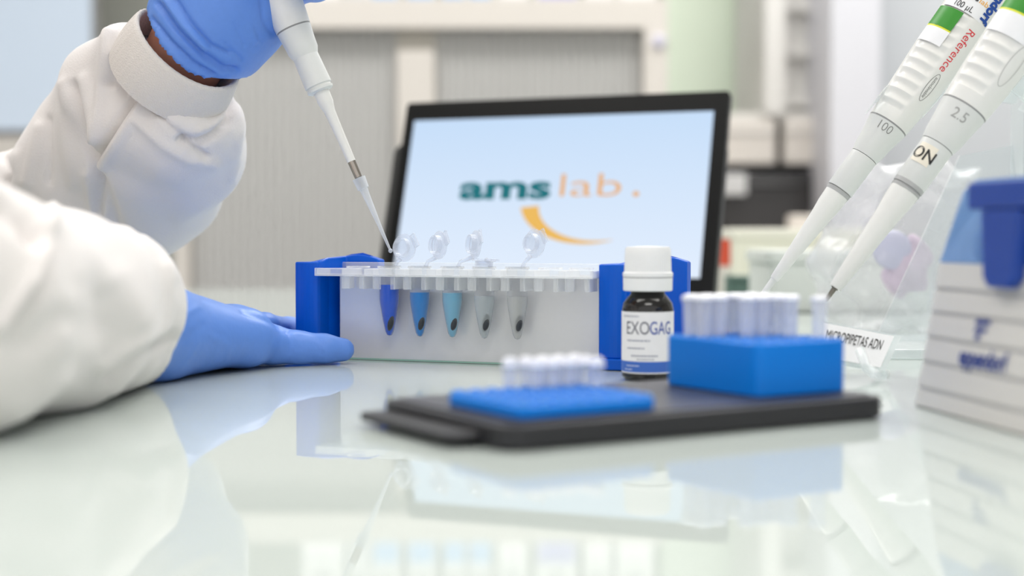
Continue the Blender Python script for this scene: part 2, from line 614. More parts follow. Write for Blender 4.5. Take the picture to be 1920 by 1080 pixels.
# oven
zb = R_(0, 436).z
ov = thing('drying_oven', 'black drying oven on the white shelf below the drawers', 'oven', (R_(1455, 0).x, YR - 0.02, zb))
ovx = R_(1455, 0).x
obj('housing', boxr(R_(1345, 0).x - ovx, R_(1558, 0).x - ovx, 0, 0.3, 0.002, R_(0, 322).z - zb), mat('black enamel', (42, 42, 44), 0.4), ov, bevel=0.004)
obj('door', boxr(R_(1352, 0).x - ovx, R_(1520, 0).x - ovx, -0.012, 0.0, 0.006, R_(0, 336).z - zb), mat('smoked door', (58, 56, 56), 0.25), ov, bevel=0.003)
obj('handle', tube([(R_(1360, 0).x - ovx, -0.03, 0.1), (R_(1512, 0).x - ovx, -0.03, 0.1)], 0.005), mat('dark handle', (30, 30, 32), 0.3), ov)
obj('control_panel', boxr(R_(1352, 0, YR - 0.05).x - ovx, R_(1402, 0, YR - 0.05).x - ovx, -0.035, -0.012, R_(0, 366, YR - 0.05).z - zb, R_(0, 326, YR - 0.05).z - zb), mat('white control panel', (206, 206, 206), 0.5), ov, bevel=0.003)
# things on the far part of the bench
def deskbox(name, a, b_, yt, yb, label, cat, rgb, Z, depth=0.12, lidrgb=None, extra=None, base=T):
    xa, xb = W(a, 0, Z).x, W(b_, 0, Z).x
    zt = W(0, yt, Z).z - base
    t = thing(name, label, cat, ((xa + xb) / 2, Z, base))
    w_ = (xb - xa) / 2
    lh = min(0.012, zt * 0.2)
    bm = bmesh.new()
    prism(rrect(-w_ * 0.96, w_ * 0.96, 0.003, depth, 0.008), 0.0005, zt - lh, bm)
    obj('bin', bm, mat(name + str(rgb), rgb, 0.45), t, bevel=0.002)
    obj('lid', prism(rrect(-w_, w_, 0, depth + 0.003, 0.01), zt - lh, zt), mat(name + ' lid' + str(lidrgb or rgb), lidrgb or rgb, 0.4), t, bevel=0.002)
    return t, w_, zt


t1, w1, h1 = deskbox('storage_box', 1378, 1630, 428, 545, 'cream plastic storage box at the far right of the bench', 'box', (226, 224, 208), 1.72, 0.14, (232, 229, 216))
obj('label_holder', boxr(-0.03, 0.05, -0.002, 0.004, 0.02, 0.05), mat('pale grey green card', (208, 214, 206), 0.5), t1)
t2, w2, h2 = deskbox('waste_jar', 1353, 1373, 448, 560, 'small red-capped white jar beside the monitor edge', 'jar', (225, 222, 214), 1.60, 0.015, (205, 80, 52))
obj('red_cap', boxr(-w2 * 1.0, w2 * 1.0, -0.001, 0.017, h2 - 0.030, h2 - 0.002), mat('red cap', (208, 78, 50), 0.4), t2, bevel=0.002)
t3, w3, h3 = deskbox('marker_case', 1366, 1422, 517, 545, 'flat dark green case on the bench right of the monitor', 'case', (84, 108, 100), 1.50, 0.03)
t4, w4, h4 = deskbox('glove_box', 1440, 1760, 470, 560, 'wide pale translucent box behind the pipette stand', 'box', (216, 220, 216), 1.30, 0.12)
bb = obj('paper_note', boxr(W(1478, 0, 2.6).x, W(1535, 0, 2.6).x, 2.56, 2.6, T, W(0, 404, 2.58).z), mat('pale beige card', (222, 214, 205), 0.6), bevel=0.003)
bb['label'] = 'upright beige carton seen above the cream storage box'
bb['category'] = 'carton'
bb.name = 'beige_carton'
# lower cupboard that carries it behind the bench
sd = obj('low_cupboard', boxr(W(1380, 0, 2.5).x, W(1640, 0, 2.5).x, 2.4, 2.8, 0, T), M_cream, bevel=0.004)
tag(sd, 'low cream side cupboard just behind the far bench edge', 'cupboard')
# column and grey wall on the right
struct('trim_1', boxr(W(1560, 0, 2.9).x, W(1652, 0, 2.9).x, 2.9, 3.5, 0, CEIL), mat('lavender grey column', (207, 207, 213), 0.5))
struct('wall_right_partition', boxr(W(1652, 0, 3.0).x, 3.6, 3.0, 3.1, 0, CEIL), mat('blue grey wall', (192, 195, 199), 0.6))

# ================================================================== MONITOR
psi, tau = -0.385, 0.306
BLp = Vector((-0.1161, 1.270, T + 0.0205))
u = Vector((math.cos(psi), math.sin(psi), 0))
bvec = Vector((-math.sin(psi), math.cos(psi), 0))
v = bvec * math.sin(tau) + Vector((0, 0, math.cos(tau)))
n = u.cross(v)                                             # toward the viewer
MWm = Matrix((( u.x, v.x, n.x, BLp.x), (u.y, v.y, n.y, BLp.y), (u.z, v.z, n.z, BLp.z), (0, 0, 0, 1)))
mon = thing('monitor', 'tilted black tablet monitor with a pale blue screen and logo', 'monitor', mw=MWm)
MW_, MH_ = 0.300, 0.179
Mk = mat('black plastic', (12, 12, 13), 0.3, spec=0.3)
obj('housing', prism(rrect(0, MW_, 0, MH_, 0.004), -0.009, 0), Mk, mon, bevel=0.0012)
sx0, sx1, sy0, sy1 = 0.0105, MW_ - 0.0125, 0.0155, MH_ - 0.0185
sm = bpy.data.materials.new('lit screen')
sm.use_nodes = True
nt = sm.node_tree
b = nt.nodes['Principled BSDF']
tc = nt.nodes.new('ShaderNodeTexCoord')
sp = nt.nodes.new('ShaderNodeSeparateXYZ')
rmp = nt.nodes.new('ShaderNodeMapRange')
rmp.inputs['From Min'].default_value, rmp.inputs['From Max'].default_value = sy0, sy1
mx = nt.nodes.new('ShaderNodeMix')
mx.data_type = 'RGBA'
mx.inputs[6].default_value = (*lin((224, 236, 252)), 1)
mx.inputs[7].default_value = (*lin((196, 220, 247)), 1)
nt.links.new(tc.outputs['Object'], sp.inputs[0])
nt.links.new(sp.outputs['Y'], rmp.inputs['Value'])
nt.links.new(rmp.outputs[0], mx.inputs[0])
b.inputs['Base Color'].default_value = (0.01, 0.01, 0.01, 1)
b.inputs['Roughness'].default_value = 0.3
b.inputs['Specular IOR Level'].default_value = 0.2
nt.links.new(mx.outputs[2], b.inputs['Emission Color'])
b.inputs['Emission Strength'].default_value = 0.80
obj('screen', boxr(sx0, sx1, sy0, sy1, 0.0, 0.0006), sm, mon)


def glow(name, rgb, s=0.78):
    m = mat(name, rgb, 0.4, emit=s)
    m.node_tree.nodes['Principled BSDF'].inputs['Specular IOR Level'].default_value = 0.1
    for l in list(m.node_tree.links):
        if l.to_socket.name == 'Base Color':
            m.node_tree.links.remove(l)
    m.node_tree.nodes['Principled BSDF'].inputs['Base Color'].default_value = (0, 0, 0, 1)
    return m


SW = sx1 - sx0
SH = sy1 - sy0
def scr(fx, fy):
    return sx0 + SW * fx, sy0 + SH * fy
tx, ty = scr(0.175, 0.545)
tx += 0.006
fnm = lambda x, y: (tx + x, ty + y, 0.0008)
text_obj('logo_word', [text_mesh('ams', 0.030, 0.0011, 1.80, align='LEFT', fn=fnm)], glow('teal pixels', (34, 118, 128)), mon)
tx2 = tx + 0.0900
ty2 = ty + 0.001
fnm = lambda x, y: (tx2 + x, ty2 + y, 0.0008)
text_obj('logo_word', [text_mesh('lab', 0.030, -0.0002, 1.76, align='LEFT', fn=fnm), text_mesh('.', 0.030, 0.0006, 1.2, align='LEFT', fn=lambda x, y: (tx2 + x + 0.068, ty2 + y, 0.0008))],
         glow('orange pixels', (236, 178, 112)), mon)
# swoosh
V, Fc = [], []
N_ = 30
cx_, cy_ = scr(0.63, 0.46)
for i in range(N_ + 1):
    t_ = i / N_
    ang = math.radians(188 + 108 * t_)
    ro = 0.049
    wdt = 0.0135 * (1 - t_) ** 0.8
    for r in (ro, ro - wdt):
        V.append((cx_ + r * math.cos(ang) * 1.25, cy_ + 0.0 + (r) * math.sin(ang) * 0.78, 0.0009))
for i in range(N_):
    a = 2 * i
    Fc.append((a, a + 1, a + 3, a + 2))
obj('logo_swoosh', (V, Fc), glow('amber pixels', (240, 190, 98)), mon)
# back body / stand
obj('rear_body', prism(rrect(-0.012, MW_ - 0.004, -0.004, MH_ * 0.80, 0.01), -0.030, -0.0092), mat('dark grey plastic', (54, 54, 54), 0.4), mon, bevel=0.003)
fpts = []
inv = MWm.inverted()
for fx in (0.03, MW_ - 0.03):
    foot = MWm @ Vector((fx, 0.0, -0.004))
    bm = bmesh.new()
    a = Vector((fx, 0.006, -0.02))
    c1 = inv @ Vector((foot.x, foot.y, T + 0.0065))
    tube([a, c1], 0.006, 10, bm)
    obj('foot', bm, Mk, mon)
prop0 = Vector((MW_ / 2, MH_ * 0.55, -0.03))
pw = MWm @ prop0 + bvec * 0.07
pr = inv @ Vector((pw.x, pw.y, T + 0.0065))
obj('rear_prop', tube([prop0, pr], 0.006, 10), Mk, mon)

# ================================================================== MAGNETIC RACK
PL, PR = G(637, 673), G(1131, 690)
dv = PR - PL
yaw = math.atan2(dv.y, dv.x)
LR = dv.length
rk = thing('magnetic_tube_rack', 'magnetic tube rack with bright blue ends, grey plate and clear top rail', 'tube rack', PL, yaw)
Mblue = mat('royal blue plastic', (0, 88, 202), 0.28, vary=0.02, spec=0.3)
Mclr = clear('clear acrylic', (250, 251, 252), 0.15, 0.85, 0.05, 0.45)
HP = 0.0475
satin = mat('satin magnet plate', (224, 223, 226), 0.2, metal=0.2, vary=0.02, spec=0.9)
obj('magnet_plate', boxr(0, LR, 0.0, 0.012, 0.0004, HP), satin, rk, bevel=0.0006)
obj('base_strip', boxr(0, LR, -0.0012, 0.0, 0.0002, 0.0011), mat('green edged acrylic', (150, 186, 172), 0.1), rk)


def end_pts():
    pts = []
    # outer block front, then S-curve to the recessed arch wall
    pts += [(-0.0235, 0.020), (-0.0235, -0.008), (-0.0225, -0.0105)]
    for k_ in range(7):
        a = k_ / 6
        pts.append((-0.0205 + 0.0125 * a, -0.011 - 0.0015 * math.sin(math.pi * a)))
    pts += [(-0.0075, -0.009), (-0.0070, 0.0002), (-0.002, 0.0125), (0.0185, 0.0125), (0.0190, 0.020)]
    return pts


def end_top(x, y):
    if x > -0.0071:
        s = min(1, max(0, (x + 0.007) / 0.026))
        return 0.0560 + 0.0032 * math.sin(math.pi * min(1, s * 0.85 + 0.12))
    return 0.0552


for k_ in range(2):
    off = 0.0 if k_ == 0 else LR + 0.0235
    pts = []
    base_ = end_pts()
    # densify the arch
    dens = []
    for p, q in zip(base_, base_[1:] + base_[:1]):
        m_ = 6 if abs(p[0] - q[0]) > 0.008 else 1
        for j in range(m_):
            dens.append((p[0] + (q[0] - p[0]) * j / m_, p[1] + (q[1] - p[1]) * j / m_))
    pts = [(x + off, y) for x, y in dens]
    bm = prism(pts, 0.006, lambda x, y: end_top(x - off, y))
    e = obj('end_block', bm, Mblue, rk, bevel=0.0009, segs=3)
    obj('foot', boxr(off - 0.0275, off + (0.0185 if k_ else -0.012), -0.0145, 0.022, 0.0003, 0.0062), Mblue, e, bevel=0.0008)

# top rail with wells
NT = 8
tx_ = []
for px in (672, 730, 787, 848, 908, 970, 1032, 1090):
    q = W(px, 540, 0.79)
    # intersect the viewing ray with the tube line (local y = -0.0085)
    o_ = Vector((0, 0, T + HC))
    d_ = (q - o_)
    ca, sa = math.cos(yaw), math.sin(yaw)
    # local y of point p: -(x-PLx)*sa + (y-PLy)*ca
    f0 = -(o_.x - PL.x) * sa + (o_.y - PL.y) * ca
    f1 = -d_.x * sa + d_.y * ca
    t_ = (-0.0085 - f0) / f1
    p = o_ + d_ * t_
    tx_.append((p.x - PL.x) * ca + (p.y - PL.y) * sa)
RZ0, RZ1 = HP + 0.0003, HP + 0.0052
bm = bmesh.new()
xa, xb = -0.0065, LR - 0.0005
YF, YBk = -0.0175, 0.0118
boxr(xa, xb, YF, YF + 0.0022, RZ0, RZ1 - 0.0006, bm)         # front lip
boxr(xa, xb, YBk - 0.002, YBk, RZ0, RZ1 + 0.0022, bm)        # back lip
boxr(xa, xb, YF, YBk, RZ0 - 0.0002, RZ0 + 0.0010, bm)
for a, b_ in zip([xa] + [x + 0.0068 for x in tx_], [x - 0.0068 for x in tx_] + [xb]):
    if b_ - a > 0.0008:
        boxr(a, b_, YF + 0.0022, YBk - 0.002, RZ0, RZ1 - 0.0010, bm)
obj('top_rail', bm, Mclr, rk, bevel=0.0004)
for x in tx_:
    bm = bmesh.new()
    for sgn in (-1, 1):
        boxr(x + sgn * 0.0062 - 0.0006, x + sgn * 0.0062 + 0.0006, -0.0150, -0.002, RZ0 - 0.0072, RZ0, bm)
    boxr(x - 0.0068, x - 0.0020, -0.0156, -0.0148, RZ0 - 0.0072, RZ0, bm)
    boxr(x + 0.0040, x + 0.0068, -0.0156, -0.0148, RZ0 - 0.0072, RZ0, bm)
    sk = obj('socket', bm, Mclr, rk, bevel=0.0002)
    obj('well_ring', lathe([(RZ1 - 0.0004, 0.0066), (RZ1 + 0.0004, 0.0066), (RZ1 + 0.0004, 0.0058), (RZ1 - 0.0004, 0.0058), (RZ1 - 0.0004, 0.0066)], 28,
                           Matrix.Translation((x, -0.0085, 0)), capends=False), Mclr, sk)

# ------------------------------------------------------------------ microtubes
Mpp = clear('milky tube plastic', (232, 234, 236), 0.03, 0.5, 0.12, 0.32)
Mlid = clear('clear lid plastic', (238, 241, 247), 0.13, 0.6, 0.12, 0.4)
liq = [((0, 88, 214), 'deep blue liquid'), ((18, 130, 210), 'bright blue liquid'), ((124, 184, 214), 'light blue liquid'),
       ((226, 232, 234), 'faintly grey liquid'), ((234, 234, 232), 'colourless liquid')]
tl = ['open microtube of deep blue liquid in the rack, under the pipette tip', 'open microtube of bright blue liquid, second filled tube in the rack',
      'open microtube of light blue liquid, third filled tube in the rack', 'microtube of faintly grey liquid with its lid flat, fourth in the rack',
      'open microtube of colourless liquid, rightmost filled tube in the rack']
ROT = Matrix.Rotation(yaw, 4, 'Z')
MRK = Matrix.Translation(PL) @ ROT
for i in range(5):
    x = tx_[i + 1]
    base_ = MRK @ Vector((x, -0.0085, RZ1 + 0.0008))
    t = thing('microtube', tl[i], 'test tube', base_, yaw + 0.1, 'microtubes in the magnetic rack')
    out = [(0.0, 0.0064), (-0.0012, 0.0064), (-0.0013, 0.0058), (-0.0185, 0.0056), (-0.0205, 0.0054), (-0.030, 0.0038), (-0.0365, 0.0024), (-0.0385, 0.0014), (-0.039, 0.0)]
    inn = [(-0.0384, 0.0), (-0.0378, 0.0012), (-0.0355, 0.0019), (-0.029, 0.0030), (-0.0205, 0.0044), (-0.0013, 0.0047), (0.0, 0.0050)]
    obj('tube_body', lathe(out[::-1] + [(0.0, 0.0050), (-0.0012, 0.0049)], 32, capends=False), Mpp, t, smooth=True)
    lv = (-0.0105, -0.0145, -0.0145, -0.016, -0.016)[i]
    lp = [(lv, 0.0), (lv, 0.0054), (-0.0185, 0.0053), (-0.0205, 0.0051), (-0.030, 0.0035), (-0.0365, 0.0021), (-0.0383, 0.0011), (-0.0387, 0.0)]
    if i < 3:
        ml = mat(liq[i][1], liq[i][0], 0.15, sss=0.0, emit=0.0)
    else:
        ml = clear(liq[i][1], liq[i][0], 0.35, 0.6, 0.1, 0.5)
    obj('liquid', lathe(lp, 28), ml, t, smooth=True)
    # magnetic bead pellet drawn to the plate side
    bm = bmesh.new()
    bmesh.ops.create_uvsphere(bm, u_segments=16, v_segments=12, radius=1,
                              matrix=Matrix.Translation((0.0012, -0.0011, -0.0305)) @ Matrix.Rotation(0.16, 4, 'Y') @ Matrix.Diagonal((0.0020, 0.0024, (0.0062, 0.0055, 0.0052, 0.0048, 0.0048)[i], 1)))
    obj('bead_pellet', bm, mat('dark magnetic beads', (52, 56, 62), 0.6), t, smooth=True)
    # lid
    flat = (i == 3)
    if flat:
        ML = Matrix.Translation((-0.002, 0.006, 0.0035)) @ Matrix.Rotation(0.05, 4, 'Y')
        lean = None
    else:
        az = (-0.35, -0.75, -0.95, -0.6)[(0, 1, 2, 0, 3)[i]]
        ML = Matrix.Translation((0.0055 + (0.002, 0.0045, 0.0065, 0, 0.003)[i], 0.004, 0.0098 + (0.0, 0.0015, 0.002, 0, 0.0025)[i])) @ Matrix.Rotation(az, 4, 'Z') @ Matrix.Rotation(0.42, 4, 'Y') @ Matrix.Rotation(math.radians(86), 4, 'X') @ Matrix.Scale(1.15, 4)
    lidp = [(-0.0006, 0.0), (-0.0006, 0.0066), (0.0004, 0.0068), (0.0008, 0.0062), (0.0008, 0.0048), (0.0034, 0.0046), (0.0034, 0.0039), (0.0004, 0.0037), (0.0004, 0.0)]
    lidp = [(z_ * (1 if not flat else -1), r_) for z_, r_ in lidp]
    ld = obj('lid', lathe(lidp, 32, ML, capends=False), Mlid, t, smooth=True)
    bm = bmesh.new()
    boxr(-0.0034, 0.0034, 0.0055, 0.0083, -0.0006, 0.0006, bm)
    bmesh.ops.transform(bm, matrix=ML @ Matrix.Rotation(math.radians(-35), 4, 'Z'), verts=bm.verts)
    obj('lid_tab', bm, Mlid, ld)
    lw = ML @ Vector((0, -0.0065, 0)) if not flat else Vector((-0.002, 0.0105, 0.0033))
    hp = [Vector((0.0015, 0.0062, -0.0004)), Vector((0.0020, 0.0078, 0.0022)), lw]
    bm = tube(hp, [0.0013, 0.0010, 0.0013], 8)
    obj('hinge', bm, Mlid, t, smooth='all')

# ================================================================== BOTTLE
bc = G(1214, 712)
S_ = bc.y / FPX
bo = thing('reagent_bottle', 'small dark brown glass bottle with a white screw cap and EXOGAG label', 'bottle', bc)
RB = 48.3 * S_
prof = [(0.0004, 0), (0.0004, RB - 0.0015), (0.002, RB), (0.0345, RB), (0.0375, RB - 0.0006), (0.0400, RB - 0.0024), (0.0418, RB - 0.0040), (0.0440, RB - 0.0046), (0.0445, 0)]
obj('glass_body', lathe(prof, 64), mat('dark brown glass', (18, 15, 14), 0.04, spec=0.7), bo, smooth=True)
kn = lambda z_, a: 0.00012 * math.sin(60 * a) if 0.0515 < z_ < 0.0640 else 0
prof = [(0.0434, 0), (0.0434, 0.0115), (0.0438, 0.0119), (0.0498, 0.0120), (0.0498, 0.0116), (0.0502, 0.0116), (0.0502, 0.0121), (0.0520, 0.0121), (0.0527, 0.0113),
        (0.0600, 0.0111), (0.0636, 0.0109), (0.0648, 0.0103), (0.0652, 0.0)]
Mcap = mat('white cap plastic', (240, 240, 240), 0.4)
cp = obj('screw_cap', lathe(prof, 240, wob=kn), Mcap, bo, smooth=True)
obj('break_ring', lathe([(0.0497, 0.01185), (0.0503, 0.01185)], 64, capends=False), mat('mid grey ring', (120, 118, 118), 0.6), cp)  # grey band over the groove between cap and lower ring


def cyl(r, z0, z1, a0, a1, n_=40, rr=0.00012):
    V, Fc = [], []
    for i in range(n_ + 1):
        a = a0 + (a1 - a0) * i / n_
        for z_ in (z0, z1):
            V.append(((r + rr) * math.sin(a), -(r + rr) * math.cos(a), z_))
    for i in range(n_):
        Fc.append((2 * i, 2 * i + 2, 2 * i + 3, 2 * i + 1))
    return V, Fc


lab = obj('paper_label', cyl(RB, 0.0040, 0.0336, -1.95, 1.95), mat('white label paper', (236, 234, 236), 0.5), bo, smooth='all')
obj('blue_band', cyl(RB, 0.0046, 0.0098, -1.95, 1.95, rr=0.0002), mat('label blue', (60, 104, 190), 0.5), lab, smooth='all')
wrapb = lambda a0, z0: (lambda x, y: ((RB + 0.0003) * math.sin(a0 + x / RB), -(RB + 0.0003) * math.cos(a0 + x / RB), z0 + y))
zt_ = 0.0256
text_obj('label_text', [text_mesh('EXO', 0.0088, 0.00002, 0.71, align='LEFT', fn=wrapb(-1.02, zt_), space=1.0)], mat('ink grey', (120, 120, 130), 0.6), lab)
text_obj('label_text', [text_mesh('GAG', 0.0088, 0.00002, 0.64, align='LEFT', fn=wrapb(-0.03, zt_), space=1.0)], mat('ink blue', (72, 92, 168), 0.6), lab)


def dashes(rows, r, m, parent, name='fine_print'):
    V, Fc = [], []
    rnd = random.Random(7)
    for a0, a1, z_, h_ in rows:
        a = a0
        while a < a1:
            w_ = rnd.uniform(0.03, 0.07)
            n0 = len(V)
            for aa, zz in ((a, z_), (a + w_, z_), (a + w_, z_ + h_), (a, z_ + h_)):
                V.append(((r + 0.0003) * math.sin(aa), -(r + 0.0003) * math.cos(aa), zz))
            Fc.append((n0, n0 + 1, n0 + 2, n0 + 3))
            a += w_ + 0.025
    return obj(name, (V, Fc), m, parent)


dashes([(-1.2, -0.42, 0.0312, 0.0006), (-0.95, 0.0, 0.0195, 0.0007), (-0.95, -0.2, 0.0158, 0.0007), (-0.75, 0.3, 0.0122, 0.0007), (-0.5, 0.1, 0.0106, 0.0005)],
       RB, mat('fine print grey', (150, 152, 168), 0.6), lab)
dashes([(-1.0, -0.4, 0.0074, 0.0006), (-1.1, -0.7, 0.0056, 0.0006)], RB, mat('fine print white', (200, 210, 235), 0.6), lab)

# ================================================================== BLACK TRAY WITH BLUE BLOCKS
A_ = G(950, 851)
ay = math.atan2(0.0900, 0.1475)
LT, DT, HT = 0.1725, 0.094, 0.0085
tr = thing('carrier_tray', 'long low black carrier tray in front of the tube rack', 'tray', A_, ay)
Mtr = mat('matt black tray plastic', (40, 40, 44), 0.42)
obj('tray_body', prism(rrect(0, LT, 0, DT, 0.009, 8), 0.0006, HT), Mtr, tr, bevel=0.0009, smooth=True)
obj('raised_rim', prism(rrect(0.004, LT - 0.004, 0.004, DT - 0.004, 0.006, 6), HT, HT + 0.0007), mat('tray deck', (66, 64, 70), 0.35), tr)
obj('grip_tab', prism(rrect(-0.012, 0.004, 0.016, DT - 0.006, 0.005, 6), 0.0022, 0.0052), Mtr, tr, bevel=0.0008, smooth=True)
MT_ = Matrix.Translation(A_) @ Matrix.Rotation(ay, 4, 'Z')
MTi = MT_.inverted()
Mcy = mat('sky blue rack plastic', (0, 124, 224), 0.35, vary=0.02, spec=0.3)
hd = HT + 0.0007


def block(name, label, front, right, left, h, nb, grp):
    f, r_, l_ = [MTi @ G(*q, hd) for q in (front, right, left)]
    LX, LY = (r_ - f).length, (l_ - f).length
    pos = MT_ @ Vector((f.x, f.y, hd + 0.0002))
    t = thing(name, label, 'tube rack', pos, ay, grp)
    return t, LX, LY


lowr, LX, LY = block('low_tube_block', 'thin bright blue well block on the left half of the black tray', (975, 789), (1232, 768), (806, 762), 0.0045, 0, 'blue blocks on the tray')
obj('block_body', prism(rrect(0, LX, 0, LY, 0.004, 5), 0, 0.0042), Mcy, lowr, bevel=0.0006, smooth=True)
bm = bmesh.new()
NX, NY = 8, 7
wells = []
for i in range(NX):
    for j in range(NY):
        x, y = LX * (i + 0.5) / NX, LY * (j + 0.5) / NY
        wells.append((x, y))
        lathe([(0.0042, 0.0026), (0.0053, 0.0026), (0.0053, 0.0018), (0.0042, 0.0018)], 12, Matrix.Translation((x, y, 0)), bm, capends=False)
obj('well_rims', bm, mat('pale blue well rims', (90, 160, 232), 0.3), lowr, smooth=True)
hi, HX, HY = block('tall_tube_block', 'tall bright blue tube block on the right half of the black tray', (1421, 747), (1612, 737), (1212, 724), 0.02, 0, 'blue blocks on the tray')
HB = 0.0200
obj('block_body', prism(rrect(0, HX, 0, HY, 0.0045, 6), 0, HB), Mcy, hi, bevel=0.0006, smooth=True)
bm = bmesh.new()
hw = []
for i in range(6):
    for j in range(7):
        x, y = HX * (i + 0.5) / 6, HY * (j + 0.5) / 7
        hw.append((x, y))
        lathe([(HB, 0.0031), (HB + 0.0006, 0.0031), (HB + 0.0006, 0.0024), (HB, 0.0024)], 12, Matrix.Translation((x, y, 0)), bm, capends=False)
obj('well_rims', bm, mat('pale blue well rims', (90, 160, 232), 0.3), hi, smooth=True)
sb = obj('connecting_plate', prism(rrect(LX + 0.001, LX + 0.018, LY * 0.55, LY * 1.02, 0.002, 3), 0, 0.0012), mat('light blue plate', (60, 150, 225), 0.3), lowr)

Mpc = clear('cloudy small tube', (240, 241, 248), 0.30, 0.8, 0.25, 0.4)


def small_tube(t, h, r):
    obj('tube_body', lathe([(0, r * 0.85), (h * 0.85, r), (h * 0.85, r * 1.18), (h * 0.92, r * 1.18)], 20), Mpc, t, smooth=True)
    obj('cap', lathe([(h * 0.92, 0), (h * 0.92, r * 1.22), (h, r * 1.15), (h * 1.02, r * 0.8), (h * 1.02, 0)], 20), mat('frosted cap', (240, 240, 246), 0.4), t, smooth=True)


def dup(root, mw, label):
    r = root.copy()
    COL.objects.link(r)
    r.matrix_world = mw
    r['label'] = label
    for ch in list(root.children):
        c = ch.copy()
        COL.objects.link(c)
        c.parent = r
    return r


bpy.context.view_layer.update()
hp_ = MT_ @ Vector((0, 0, 0))
first = None
rows_h = [(1, 6), (2, 6), (3, 6), (4, 6), (5, 6), (0, 5), (2, 5), (3, 5), (5, 5), (0, 4), (1, 4), (3, 4), (4, 4), (5, 3), (5, 4), (4, 3), (3, 3), (1, 5), (2, 3), (4, 2), (5, 1)]
rown = ['front', 'second', 'third', 'fourth', 'fifth', 'sixth', 'back']
coln = ['leftmost', 'second', 'third', 'fourth', 'fifth', 'rightmost']
hmw = hi.matrix_world.copy()
for i, j in rows_h:
    x, y = hw[i * 7 + j]
    mw = hmw @ Matrix.Translation((x, y, HB + 0.0001))
    lb = 'cloudy clear tube in the tall blue block, %s column, %s row' % (coln[i], rown[j])
    if first is None:
        first = thing('sample_tube', lb, 'test tube', mw=mw, group='clear tubes in the tall blue block')
        small_tube(first, 0.0165, 0.0030)
    else:
        dup(first, mw, lb)
lmw = lowr.matrix_world.copy()
first = None
NJ = NY
rowl = ['front', 'second', 'third', 'fourth', 'fifth', 'sixth', 'back']
for i, j in [(3, 6), (4, 6), (5, 6), (6, 6), (7, 6), (5, 5), (7, 5), (7, 4), (6, 5), (4, 5)]:
    x, y = wells[i * NY + j]
    mw = lmw @ Matrix.Translation((x, y, 0.0043))
    lb = 'tiny domed tube in the low blue block, well %s from its left side, %s row' % (['first', 'second', 'third', 'fourth', 'fifth', 'sixth', 'seventh', 'eighth'][i], rowl[j])
    if first is None:
        first = thing('pcr_tube', lb, 'test tube', mw=mw, group='tiny tubes in the low blue block')
        r = 0.0026
        obj('tube_body', lathe([(0, r * 0.9), (0.0075, r), (0.0075, r * 1.15), (0.0085, r * 1.15)], 18), Mpc, first, smooth=True)
        obj('domed_cap', lathe([(0.0086, 0), (0.0086, r * 1.15), (0.0105, r * 1.1), (0.0118, r * 0.7), (0.0122, 0)], 18), mat('frosted cap', (232, 233, 243), 0.4), first, smooth=True)
    else:
        dup(first, mw, lb)

# ================================================================== TIP BOX
f0, f1 = G(1706, 756), G(1908, 812)
d = (f1 - f0).normalized()
LBX = 0.118
tb = thing('tip_box', 'pale grey ribbed pipette tip box with a translucent blue lid, right edge', 'box', f0, math.atan2(d.y, d.x))
# local x runs along the visible face toward the viewer, local y to the right


def loft_box(zs, bm=None, open_=False):
    """zs: (z, inset) with rounded corners"""
    bm = bm or bmesh.new()
    rings = []
    for z_, ins in zs:
        p = rrect(0 + ins, LBX - ins, -0.002 + ins * 1.1, 0.084 - ins * 1.1, 0.012, 6)
        rings.append([bm.verts.new((x, y, z_)) for x, y in p])
    for a, b_ in zip(rings, rings[1:]):
        n_ = len(a)
        for k_ in range(n_):
            bm.faces.new((a[k_], a[(k_ + 1) % n_], b_[(k_ + 1) % n_], b_[k_]))
    bm.faces.new(rings[0])
    bm.faces.new(rings[-1])
    return bm


ins = lambda z_: 0.0065 * z_ / 0.0595 if z_ < 0.0595 else 0.0065 + 0.0065 * (z_ - 0.0595) / 0.0325
zs = [(0.0006, 0.0)]
gro = [0.0079, 0.0186, 0.0288, 0.0390, 0.0486]
for z_ in gro:
    zs += [(z_ - 0.0009, ins(z_)), (z_ - 0.0004, ins(z_) + 0.0009), (z_ + 0.0004, ins(z_) + 0.0009), (z_ + 0.0009, ins(z_))]
zs += [(0.0592, ins(0.0592))]
obj('box_base', loft_box(zs), mat('pale warm grey plastic', (216, 212, 207), 0.4), tb, smooth=True)
for z_ in gro:
    p = rrect(ins(z_) + 0.0004, LBX - ins(z_) - 0.0004, -0.002 + ins(z_) * 1.1 + 0.0004, 0.084 - ins(z_) * 1.1 - 0.0004, 0.012, 6)
    bm = bmesh.new()
    prism(p, z_ - 0.0005, z_ + 0.0005, bm)
    obj('groove_line', bm, mat('grey groove', (192, 190, 190), 0.5), tb)
Mlb = clear('translucent blue lid', (112, 158, 214), 0.34, 0.85, 0.1, 0.45)
obj('blue_lid', loft_box([(0.0594, ins(0.0594)), (0.088, ins(0.090)), (0.0925, ins(0.092) + 0.003)]), Mlb, tb, smooth=True)
bm = bmesh.new()
boxr(0.022, 0.095, 0.016, 0.062, 0.0600, 0.0715, bm)
obj('tip_tray', bm, mat('tip tray blue', (64, 104, 182), 0.4), tb, bevel=0.002)
bm = bmesh.new()
for i in range(9):
    for j in range(4):
        lathe([(0.0716, 0.0028), (0.079, 0.0028), (0.079, 0.002)], 10, Matrix.Translation((0.026 + 0.008 * i, 0.024 + j * 0.010, 0)), bm)
o = obj('pipette_tips', bm, mat('tip hubs', (214, 224, 240), 0.3), tb, smooth=True)
o['kind'] = 'stuff'
Mdb = mat('dark blue latch plastic', (26, 66, 156), 0.35)
